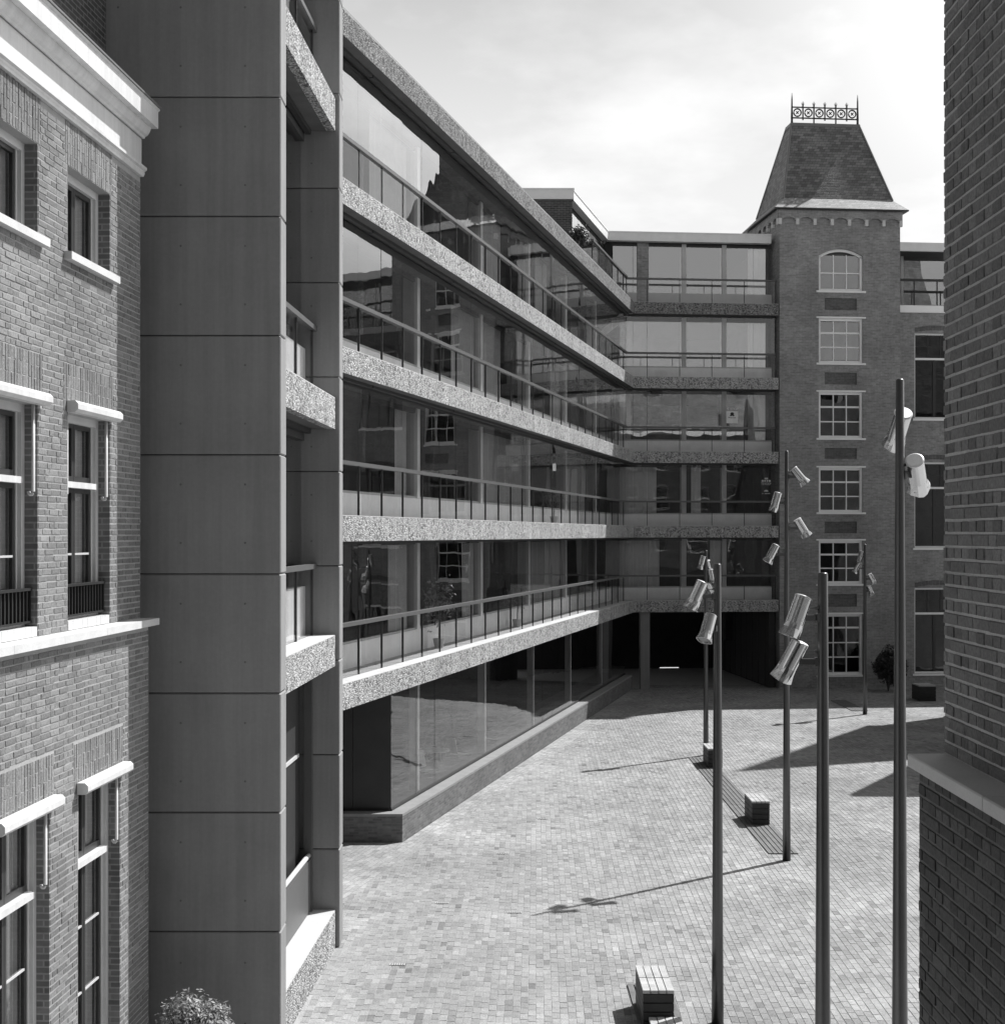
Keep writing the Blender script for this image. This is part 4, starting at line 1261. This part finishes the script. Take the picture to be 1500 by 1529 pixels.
# ================================================================== GABLED BUILDING AND STEEPLE out of frame, whose shadows cross the paving
def to_sun(px, py, h):
    x, y = gnd(px, py)
    k = h / math.tan(SUN_EL)
    return x + math.sin(SUN_AZ) * k, y + math.cos(SUN_AZ) * k
gx_, gy_ = to_sun(1280, 1188, 13.0)
gb = thing('gabled_house', (gx_ + 4, gy_, 0), 'brick house with a steep gable on the sunny side of the courtyard', 'house')
hw, ez = 3.45, 6.5
GF = Fr(gx_, gy_, 0, -1)
gm = MB()
ftp = [(gx_, gy_ - hw, 0), (gx_ + 8, gy_ - hw, 0), (gx_ + 8, gy_ + hw, 0), (gx_, gy_ + hw, 0)]
gm.hexa(ftp, [(x, y, ez) for x, y, _ in ftp])
gm.poly([(gx_, gy_ - hw, ez), (gx_, gy_, 12.95), (gx_, gy_ + hw, ez)]).poly([(gx_ + 8, gy_ - hw, ez), (gx_ + 8, gy_ + hw, ez), (gx_ + 8, gy_, 12.95)])
gm.build('wall', M['towerbrick'], gb)
for sg in (-1, 1):
    rm = MB()
    a_, b_ = (gx_ - .15, gy_ + sg * (hw + .1), ez - .2), (gx_ + 8.1, gy_ + sg * (hw + .1), ez - .2)
    c_, d_ = (gx_ + 8.1, gy_, 13.0), (gx_ - .15, gy_, 13.0)
    up = Vector((0, sg * .12, .06))
    q = [Vector(p) for p in (a_, b_, c_, d_)]
    rm.hexa([tuple(p) for p in q] if sg < 0 else [tuple(p) for p in reversed(q)], [tuple(p + up) for p in q] if sg < 0 else [tuple(p + up) for p in reversed(q)])
    rm.build('roof', M['slate'], gb)
for k, (yy, z0) in enumerate(((-1.8, 1.0), (.6, 1.0), (-1.8, 4.0), (.6, 4.0))):
    w = MB().box(GF, -yy - 1.2, -yy, .0, .04, z0, z0 + 1.8).build('window', M['white'], gb)
    B(GF, -yy - 1.1, -yy - .1, .041, .046, z0 + .1, z0 + 1.7, 'pane', M['glass'], w)
sx_, sy_ = to_sun(1100, 1152, 24.0)
st = thing('steeple', (sx_, sy_, 0), 'slender brick steeple with steep pointed slate spire', 'steeple')
MB().prism([(sx_ - 2.2, sy_ - 2.2), (sx_ + 2.2, sy_ - 2.2), (sx_ + 2.2, sy_ + 2.2), (sx_ - 2.2, sy_ + 2.2)], 0, 11.5).build('wall', M['towerbrick'], st)
MB().rings([[(sx_ - 2.4, sy_ - 2.4, 11.5), (sx_ + 2.4, sy_ - 2.4, 11.5), (sx_ + 2.4, sy_ + 2.4, 11.5), (sx_ - 2.4, sy_ + 2.4, 11.5)], [(sx_ - .03, sy_ - .03, 24), (sx_ + .03, sy_ - .03, 24), (sx_ + .03, sy_ + .03, 24), (sx_ - .03, sy_ + .03, 24)]]).build('spire', M['slate'], st)

# ================================================================== HOUSE behind the camera, seen only mirrored in glass and steel
hb = thing('long_house', (0, -7, 0), 'long brick front with white windows and tiled roof facing the cross wing', 'house')
HF = Fr(48, -3.0, -1, 0)
hw_ = []
for i in range(20):
    for z0 in (4.6, 8.0, 11.2):
        hw_.append((1.5 + i * 3.0, 2.9 + i * 3.0, z0, z0 + 2.0))
wall_with_holes(HF, 0, 62, -.4, 0, 3.2, 14.2, hw_).build('wall', M['housebrick'], hb)
B(HF, 0, 62, -.4, -.05, 0, 3.18, 'ground_floor', M['dark'], hb)
B(HF, 0, 62, -3, -2.9, 0, 14.1, 'inner_wall', M['room'], hb)
for (a, b, c, d) in hw_:
    w = MB().box(HF, a, a + .1, -.2, -.1, c, d).box(HF, b - .1, b, -.2, -.1, c, d).box(HF, a + .1, b - .1, -.2, -.1, d - .1, d).box(HF, a + .1, b - .1, -.2, -.1, c, c + .1).box(HF, a + .1, b - .1, -.2, -.1, (c + d) / 2 - .04, (c + d) / 2 + .04).build('window', M['white'], hb)
    B(HF, a + .1, b - .1, -.17, -.16, c + .1, d - .1, 'pane', M['oldglass'], w)
B(HF, -.2, 62.2, -.3, .3, 14.2, 14.55, 'cornice', M['white'], hb)
rp = MB()
rp.rings([[HF.w(-.2, .25, 14.56), HF.w(62.2, .25, 14.56), HF.w(62.2, -9, 14.56), HF.w(-.2, -9, 14.56)], [HF.w(1, -4.2, 18.4), HF.w(61, -4.2, 18.4), HF.w(61, -4.6, 18.4), HF.w(1, -4.6, 18.4)]])
rp.build('roof', M['slate'], hb)
for u in (6, 14, 22, 29, 37, 46, 55):
    B(HF, u, u + .9, -4.2, -3.4, 17.0, 19.8, 'chimney', M['housebrick'], hb)

# ================================================================== BRICK WALL close on the right
random.seed(51)
nearw = thing('brick_annex', (2.4, 4.5, 0), 'corner of a dark brick annex with stone coping on its thicker lower wall', 'building')
zk1 = RW.z(1426, 1135.3); zk0 = zk1 - 0.062
LWN = 0.125                                     # the lower part stands proud
B(RW, .006, 4.6, -.40, -.006, zk1 + .002, 12.5, 'upper_wall', M['mortar_r'], nearw)
B(RW, .02, 9.0, -9.0, -.402, 0, 12.5, 'annex_shade_mass', M['brick_rt'], nearw)  # unseen depth, added to shade the ground mirrored in the poles
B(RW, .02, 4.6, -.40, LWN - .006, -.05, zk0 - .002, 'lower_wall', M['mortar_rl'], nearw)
bu = brick_list(0, 2.2, zk1 + .004, 9.6, [])
lay(nearw, RW, 0.0, bu, M['brick_r'], depth=.08, limit=190, jit=.002)
# the same courses carried on as textured brick nearer than the picture shows
B(RW, 2.205, 4.6, -.10, -.003, zk1 + .004, 11.4, 'upper_wall_rest', M['brick_rt'], nearw)
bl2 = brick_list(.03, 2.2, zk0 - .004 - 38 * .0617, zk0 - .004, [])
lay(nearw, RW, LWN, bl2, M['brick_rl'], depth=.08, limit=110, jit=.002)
B(RW, 2.205, 4.6, -.10, LWN - .003, 0, zk0 - .004, 'lower_wall_rest', M['brick_rt'], nearw)
# end face bricks of both parts
EF = Fr(*RW.w(0, 0, 0)[:2], -RW.N[0], -RW.N[1])
EFo = Fr(*RW.w(0.0, 0, 0)[:2], RW.N[0] * -1, RW.N[1] * -1)
B(RW, -1.4, .018, -9.0, -.9, 0, 12.5, 'annex_shade_block', M['brick_rt'], nearw)  # unseen block, added to keep the sun off the coping end
kj = RW.a(1466, .17)
for a, b in ((.0, kj - .003), (kj + .003, kj + 1.3), (kj + 1.306, 4.6)):
    q = MB()
    ch = .006
    pts = [(-.02, zk0), (LWN + .045 - ch, zk0), (LWN + .045, zk0 + ch), (LWN + .045, zk1 - ch), (LWN + .045 - ch, zk1), (-.02, zk1 + .002)]
    q.rings([[RW.w(b, n, z) for n, z in pts], [RW.w(a, n, z) for n, z in pts]], True)
    q.build('coping_slab', M['coping'], nearw)

# ================================================================== LAMP POSTS
random.seed(61)
def pole_r(z): return 0.0745 - 0.042 * min(z, 8) / 7.54
def lamp_post(px, y, top, heads, label):
    x = (px - CX) / F * y
    root = thing('lamp_post', (x, y, 0), label, 'lamp post', 'lamp posts in the courtyard')
    zs = [0, top * .25, top * .5, top * .75, top - .01, top]
    rr = [pole_r(z) for z in zs]; rr[-1] -= .008
    MB().tube([(x, y, z) for z in zs], rr, 20).build('pole', M['pole'], root, smooth=True)
    for (hx, hy, dy_, ax) in heads:
        c = Vector(((hx - CX) / F * (y + dy_), y + dy_, H + (HY - hy) * (y + dy_) / F))
        ax = Vector(ax).normalized()
        u = ax.cross(Vector((0, 1, 0.2))).normalized(); w = ax.cross(u)
        L = 0.36
        def ring_at(t, r_, seg, sq=0.0, off=0.0):
            return [c + ax * (L * t + .016 * sq * math.sin(2 * math.pi * k / seg + off)) + (u * math.cos(2 * math.pi * k / seg + off) + w * math.sin(2 * math.pi * k / seg + off)) * r_ * (1 + .10 * sq * math.cos(4 * (2 * math.pi * k / seg))) for k in range(seg)]
        sp = MB().rings([ring_at(t, r_, 28) for t, r_ in ((-.488, .0775), (-.25, .078), (.0, .0785), (.24, .079))], False).build('spotlight', M['lamp'], root, smooth=True)
        cap_ = MB().rings([ring_at(-.512, .066, 28), ring_at(-.495, .0775, 28), ring_at(-.470, .0782, 28)], True).build('end_cap', M['lampcap'], sp)
        hd = MB().rings([ring_at(.18, .0795, 16), ring_at(.30, .083, 16, .3), ring_at(.47, .096, 16, .8), ring_at(.50, .098, 16, .8), ring_at(.50, .092, 16, .8), ring_at(.40, .084, 16, .5)], True).build('hood', M['lamp'], sp)
        ln = [c + ax * (L * .40) + (u * math.cos(2 * math.pi * k / 16) + w * math.sin(2 * math.pi * k / 16)) * .086 for k in range(16)]
        ln2 = [p + ax * .006 for p in ln]
        MB().rings([ln, ln2], True).build('lens', M['lens'], sp)
        # bracket from the pole to the head
        zc = c[2] - .01
        pr = pole_r(zc)
        d = Vector((c[0] - x, c[1] - y, 0))
        if d.length > .02:
            d.normalize()
            e_ = Vector((-d[1], d[0], 0))
            p0_ = Vector((x, y, zc)) + d * (pr - .01)
            p1_ = Vector((c[0], c[1], zc)) - d * .03
            bm_ = MB()
            def bar(p, q, hw_, hh_):
                bm_.hexa([p + e_ * -hw_ + Vector((0, 0, -hh_)), q + e_ * -hw_ + Vector((0, 0, -hh_)), q + e_ * hw_ + Vector((0, 0, -hh_)), p + e_ * hw_ + Vector((0, 0, -hh_))],
                         [p + e_ * -hw_ + Vector((0, 0, hh_)), q + e_ * -hw_ + Vector((0, 0, hh_)), q + e_ * hw_ + Vector((0, 0, hh_)), p + e_ * hw_ + Vector((0, 0, hh_))])
            bar(p0_, p1_, .022, .024)
            bar(p0_ - d * .0, p0_ + d * .03, .034, .036)
            bm_.tube([p0_ + Vector((0, 0, .085)) - d * .02, p0_ + Vector((0, 0, .085)) + d * .03], .016, 8)
            bm_.tube([p0_ + Vector((0, 0, .085)), p1_ + Vector((0, 0, .075))], .005, 6)
            bm_.tube([p1_ - e_ * .035, p1_ + e_ * .035], .018, 8)
            bm_.build('bracket', M['pole'], sp)
    return root
lamp_post(1228, 12.2, 5.675, [(1189, 921, -.04, (-.36, -.16, -.92)), (1180, 986, .02, (-.44, .10, -.89))], 'short tapered lamp post with two large spotlights, standing clear of the benches')
lamp_post(1071, 17.6, 5.64, [(1040, 889, -.02, (-.42, -.05, -.90)), (1056, 938, -.12, (-.30, -.50, -.81))], 'tapered lamp post with two spotlights beside the bench that has a low box before it')
lamp_post(1343, 12.0, 7.30, [(1368, 708, .10, (.30, .72, -.62)), (1341, 640, .30, (-.04, .72, -.69))], 'tall tapered lamp post with two spotlights close to the brick annex corner')
lamp_post(1174, 26.4, 7.54, [(1193, 711, 0, (.62, -.10, -.78)), (1158, 750, 0, (-.28, -.05, -.96)), (1197, 788, 0, (.52, 0, -.85)), (1152, 827, 0, (-.48, -.1, -.87))], 'tall lamp post with four spotlights at one end of the long slatted strip')
lamp_post(1053.5, 38.96, 5.56, [(1048, 840, 0, (-.25, 0, -.95)), (1058, 846, .1, (.3, .3, -.9)), (1062, 860, 0, (.2, 0, -.95)), (1061, 880, 0, (.5, .1, -.85))], 'short lamp post at the cross wing end of the long slatted strip')
lamp_post(1291, 47.8, 5.67, [(1284, 831, 0, (-.3, -.2, -.9)), (1279, 848, 0, (-.5, 0, -.85)), (1302, 864, 0, (.5, 0, -.85)), (1299, 882, 0, (.35, -.2, -.9))], 'lamp post at the edge of the shade before the stair tower')

# ================================================================== SLATTED SEATS AND STRIPS
random.seed(71)
def strip(x0, x1, y0, y1, label):
    root = thing('slatted_strip', ((x0 + x1) / 2, (y0 + y1) / 2, 0), label, 'decking', 'slatted strips let into the paving')
    n_ = 6; g = .018
    w_ = (x1 - x0 - g * (n_ - 1)) / n_
    MB().box(XF, x0, x1, -y1, -y0, -.03, .004).build('bed', M['black'], root)
    for k in range(n_):
        a = x0 + k * (w_ + g)
        L = 2.4; y = y0
        while y < y1 - .01:
            e = min(y + L, y1)
            B(XF, a, a + w_, -e + .004, -y - .004, .0045, .022 + random.uniform(-.002, .002), 'slat', M['wood2'], root)
            y = e
    return root
STL = ['slatted timber strip under the bench with the low box', 'long slatted timber strip running between two lamp posts', 'short slatted timber strip in the shade before the stair tower']
for (x0, x1, y0, y1, _), l in zip(STRIPS, STL):
    strip(x0, x1, y0, y1, l)
def seat(x0, x1, y0, y1, h, label, base=0.026):
    root = thing('timber_bench', ((x0 + x1) / 2, (y0 + y1) / 2, 0), label, 'bench', 'slatted timber box benches')
    t = .03; g = .012
    MB().box(XF, x0 + .04, x1 - .04, -y1 + .04, -y0 - .04, base, h - .045).build('inner_box', M['black'], root)
    n_ = 4; w_ = (x1 - x0 - g * (n_ - 1)) / n_
    ym = (y0 + y1) / 2
    for k in range(n_):
        a = x0 + k * (w_ + g)
        for p, q in ((y0, ym - .010), (ym + .010, y1)):
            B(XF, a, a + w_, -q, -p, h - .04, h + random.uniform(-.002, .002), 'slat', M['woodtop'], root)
    rows = 4; rh = (h - .05 - base - g * (rows - 1)) / rows
    for k in range(rows):
        z = base + k * (rh + g)
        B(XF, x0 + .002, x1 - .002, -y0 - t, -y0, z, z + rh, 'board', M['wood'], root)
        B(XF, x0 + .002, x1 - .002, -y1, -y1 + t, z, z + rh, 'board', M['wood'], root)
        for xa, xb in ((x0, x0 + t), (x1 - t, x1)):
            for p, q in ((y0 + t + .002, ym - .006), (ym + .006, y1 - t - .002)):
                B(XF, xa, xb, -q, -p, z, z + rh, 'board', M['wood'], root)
    return root
seat(1.695, 2.068, 17.3, 18.3, .50, 'slatted timber box bench behind a lower slatted box')
seat(1.76, 2.14, 15.9, 17.27, .19, 'low slatted timber box in front of a taller bench')
seat(5.14, 5.50, 29.55, 30.5, .50, 'slatted timber box bench midway on the long slatted strip')
seat(5.27, 5.64, 36.8, 37.75, .50, 'slatted timber box bench at the cross wing end of the long slatted strip')
seat(14.98, 15.58, 51.6, 52.55, .56, 'slatted timber box bench in the shade by the brick building', base=0.001)

# ================================================================== PLANTS
def leaves(cx, cy, cz_, rx, ry, rz, n, size, lumps=14, seed=1, hollow=.55):
    rnd = random.Random(seed)
    mb = MB()
    L = []
    for _ in range(lumps):
        d_ = Vector((rnd.gauss(0, 1), rnd.gauss(0, 1), rnd.gauss(0.1, .9))).normalized()
        L.append((d_ * rnd.uniform(.3, .72), rnd.uniform(.28, .44)))
    for _ in range(n):
        c, r_ = L[rnd.randrange(lumps)]
        d = Vector((rnd.gauss(0, 1), rnd.gauss(0, 1), rnd.gauss(0, 1))).normalized()
        p = c * .8 + d * r_ * (hollow + (1 - hollow) * rnd.random()) 
        if p.length > 1.15: p *= 1.1 / p.length
        P = Vector((cx + p[0] * rx, cy + p[1] * ry, cz_ + p[2] * rz))
        nrm = (d + Vector((rnd.gauss(0, .5), rnd.gauss(0, .5), rnd.gauss(.5, .5)))).normalized()
        u = nrm.cross(Vector((rnd.gauss(0, 1), rnd.gauss(0, 1), rnd.gauss(0, 1)))).normalized()
        v = nrm.cross(u)
        s_ = size * rnd.uniform(.6, 1.3)
        mb.poly([P - u * s_, P + v * s_ * .42 + nrm * s_ * .1, P + u * s_, P - v * s_ * .42 + nrm * s_ * .1], rnd.random())
    return mb
def shrub(loc, rx, rz, n, size, label, mat, seed, cz_=None, group=None, lumps=14):
    x, y, z = loc
    root = thing('shrub', loc, label, 'shrub', group)
    zc = cz_ if cz_ else z + rz
    leaves(x, y, zc, rx, rx, rz, n, size, seed=seed, lumps=lumps).build('foliage', M[mat], root, kind="stuff")
    tr = MB()
    rnd = random.Random(seed)
    for k in range(6):
        an = k * 1.05 + rnd.random()
        tr.tube([(x, y, z), (x + .12 * rx * math.cos(an), y + .12 * rx * math.sin(an), z + (zc - z) * .6), (x + .6 * rx * math.cos(an), y + .6 * rx * math.sin(an), zc + rz * .35)], [.025, .018, .006], 6)
    tr.build('stem', M['bark'], root)
    return root
shrub((-3.27, 15.3, 0), .54, .56, 10000, .027, 'round leafy shrub at the foot of the concrete fin', 'leaf', 3, cz_=.76, lumps=38)
TT = LF.w(LF.a(866, -.55), -.60, 0)
shrub((TT[0], TT[1], ZB[4] + BH + .05), .50, .62, 900, .06, 'bushy terrace shrub behind the roof railing', 'leafdark', 5, cz_=ZB[4] + BH + .95)
shrub((14.75, 54.9, 0), .95, 1.0, 5200, .07, 'dark bush at the corner of the stair tower', 'leafdark', 8, cz_=.92, lumps=30)
def pot_plant(fr, s, n, z, h, label, mat, seed, size):
    P = fr.w(s, n, z)
    root = thing('potted_plant', P, label, 'plant')
    m_ = MB()
    rg = [[(P[0] + r_ * math.cos(i * math.pi / 7), P[1] + r_ * math.sin(i * math.pi / 7), z + dz) for i in range(14)] for r_, dz in ((.09, 0), (.13, .2), (.135, .22), (.12, .22))]
    m_.rings(rg).build('pot', M['column'], root)
    leaves(P[0], P[1], z + .22 + h * .55, h * .42, h * .42, h * .55, 420, size, seed=seed, lumps=18, hollow=.2).build('foliage', M[mat], root, kind="stuff")
    MB().tube([(P[0], P[1], z + .15), (P[0] + .02, P[1], z + .22 + h * .6)], .014, 6).build('stem', M['bark'], root)
pot_plant(LF, LF.a(655, -.62), -.62, ZB[0] + BH + .012, 1.5, 'leafy potted plant behind the first floor balcony glass', 'leaf', 12, .05)
pot_plant(LF, LF.a(772, -.62), -.62, ZB[0] + BH + .012, 1.15, 'small flowering potted plant behind the first floor balcony glass', 'leaf', 13, .035)
pot_plant(LF, LF.a(827, -.62), -.62, ZB[1] + BH + .012, 1.0, 'small potted plant on the second floor balcony', 'leaf', 14, .035)

# ================================================================== TABLE AND CHAIRS behind the ground floor glass
def glass_room_table():
    s_, n_ = LF.a(648, GN - .9), GN - .95
    P = LF.w(s_, n_, .12)
    root = thing('round_table', P, 'white table with metal legs behind the ground floor glass', 'table')
    m_ = MB(); m_.rings([[(P[0] + .42 * math.cos(i * math.pi / 12), P[1] + .42 * math.sin(i * math.pi / 12), z) for i in range(24)] for z in (.84, .87)])
    m_.build('tabletop', M['white'], root)
    for k in range(4):
        an = k * math.pi / 2 + .6
        MB().tube([(P[0] + .2 * math.cos(an), P[1] + .2 * math.sin(an), .84), (P[0] + .34 * math.cos(an), P[1] + .34 * math.sin(an), .12)], .016, 8).build('leg', M['white'], root)
glass_room_table()
def chair(s_, n_, rot, label):
    P = LF.w(s_, n_, .12)
    root = thing('chair', P, label, 'chair', 'white chairs behind the ground floor glass')
    c, s2 = math.cos(rot), math.sin(rot)
    def T(x, y, z): return (P[0] + x * c - y * s2, P[1] + x * s2 + y * c, .12 + z)
    def bx(x0, x1, y0, y1, z0, z1, nm):
        MB().hexa([T(x0, y0, z0), T(x1, y0, z0), T(x1, y1, z0), T(x0, y1, z0)], [T(x0, y0, z1), T(x1, y0, z1), T(x1, y1, z1), T(x0, y1, z1)]).build(nm, M['white'], root)
    bx(-.21, .21, -.21, .21, .43, .46, 'seat')
    MB().hexa([T(-.2, .19, .5), T(.2, .19, .5), T(.2, .215, .5), T(-.2, .215, .5)], [T(-.18, .26, .88), T(.18, .26, .88), T(.18, .285, .88), T(-.18, .285, .88)]).build('backrest', M['white'], root)
    for x in (-.18, .18):
        for y in (-.18, .18):
            MB().tube([T(x, y, .43), T(x * 1.15, y * 1.15, 0)], .012, 8).build('leg', M['white'], root)
chair(LF.a(632, GN - .8), GN - .75, .8, 'white chair drawn up to the white table')
chair(LF.a(689, GN - .6), GN - .7, 2.4, 'white chair standing apart along the ground floor glass')

# ================================================================== NOTICES in the windows of the cross wing
def text_mesh(txt, width, name, mat, fr, sc, z, n, parent, height=None):
    cu = bpy.data.curves.new(name, 'FONT'); cu.body = txt; cu.align_x = 'CENTER'; cu.align_y = 'CENTER'; cu.size = 1.0
    cu.extrude = 0.0
    o = bpy.data.objects.new(name, cu); COL.objects.link(o)
    dg = bpy.context.evaluated_depsgraph_get()
    me = o.evaluated_get(dg).to_mesh()
    vs = [tuple(v.co) for v in me.vertices]; fs = [tuple(p.vertices) for p in me.polygons]
    o.evaluated_get(dg).to_mesh_clear()
    bpy.data.objects.remove(o)
    x0 = min(v[0] for v in vs); x1 = max(v[0] for v in vs); y0 = min(v[1] for v in vs); y1 = max(v[1] for v in vs)
    k = width / (x1 - x0); kv = (height / (y1 - y0)) if height else k
    m_ = MB()
    m_.v = [fr.w(sc + (v[0] - (x0 + x1) / 2) * k, n, z + (v[1] - (y0 + y1) / 2) * kv) for v in vs]
    m_.f = fs; m_.t = [.5] * len(fs)
    return m_.build(name, mat, parent)
ON = -.318
na, nb_ = BK.a(1084, ON), BK.a(1101.5, ON)
nz0, nz1 = BK.z(1092, 632, ON), BK.z(1092, 614, ON)
nt_ = thing('notice', BK.w((na + nb_) / 2, ON, nz0), 'white for-sale notice with dark emblem in a cross wing window', 'notice')
B(BK, na, nb_, ON - .012, ON - .004, nz0, nz1, 'board', M['white'], nt_)
nc = (na + nb_) / 2
text_mesh('TE KOOP', nb_ - na, 'lettering', M['white'], BK, nc, BK.z(1092, 610.5, ON), ON, nt_, height=.085)
em = MB()
ez_ = nz1 - .13; nn = ON
for (dx_, dz_, rx_, rz_) in ((0, .035, .075, .055), (-.055, -.035, .035, .03), (.055, -.035, .035, .03), (0, -.02, .03, .03)):
    em.poly([BK.w(nc + dx_ + rx_ * math.cos(i * math.pi / 6), nn, ez_ + dz_ + rz_ * math.sin(i * math.pi / 6)) for i in range(12)])
em.build('emblem', M['black'], nt_)
ln_ = MB()
for i, ww in enumerate((.05, .07, .04, .06, .05)):
    u = nc - .15 + i * .063
    ln_.poly([BK.w(u, nn, nz1 - .27), BK.w(u + ww * .8, nn, nz1 - .27), BK.w(u + ww * .8, nn, nz1 - .24 + .02 * (i == 0)), BK.w(u, nn, nz1 - .24 + .02 * (i == 0))])
ln_.build('name_line', M['rail'], nt_)
na, nb_ = BK.a(1136, ON), BK.a(1151, ON)
nt2 = thing('window_sticker', BK.w((na + nb_) / 2, ON, ZB[1] + 1.6), 'white lettering on dark glass at the tower end of the cross wing', 'notice')
nc = (na + nb_) / 2
def zy(y): return BK.z(1143, y, ON)
text_mesh('TE KOOP', nb_ - na, 'lettering', M['white'], BK, nc, zy(722.3), ON, nt2, height=.095)
mk = MB()
for (y, xs) in ((714.5, ((-.06, -.02), (-.01, .02), (.03, .07))), (718, ((-.18, -.13), (-.12, -.08), (-.06, -.02), (.02, .07), (.10, .18)))):
    for a, b in xs:
        mk.poly([BK.w(nc + a, nn, zy(y) - .032), BK.w(nc + b, nn, zy(y) - .032), BK.w(nc + b, nn, zy(y) + .032), BK.w(nc + a, nn, zy(y) + .032)])
mk.poly([BK.w(nc + .085 * math.cos(i * math.pi / 8), nn, zy(734) + .07 * math.sin(i * math.pi / 8)) for i in range(9)])
for a, b in ((-.16, -.12), (-.06, .05), (.07, .16)):
    mk.poly([BK.w(nc + a, nn, zy(737) - .012), BK.w(nc + b, nn, zy(737) - .012), BK.w(nc + b, nn, zy(737) + .012), BK.w(nc + a, nn, zy(737) + .012)])
mk.build('marks', M['white'], nt2)
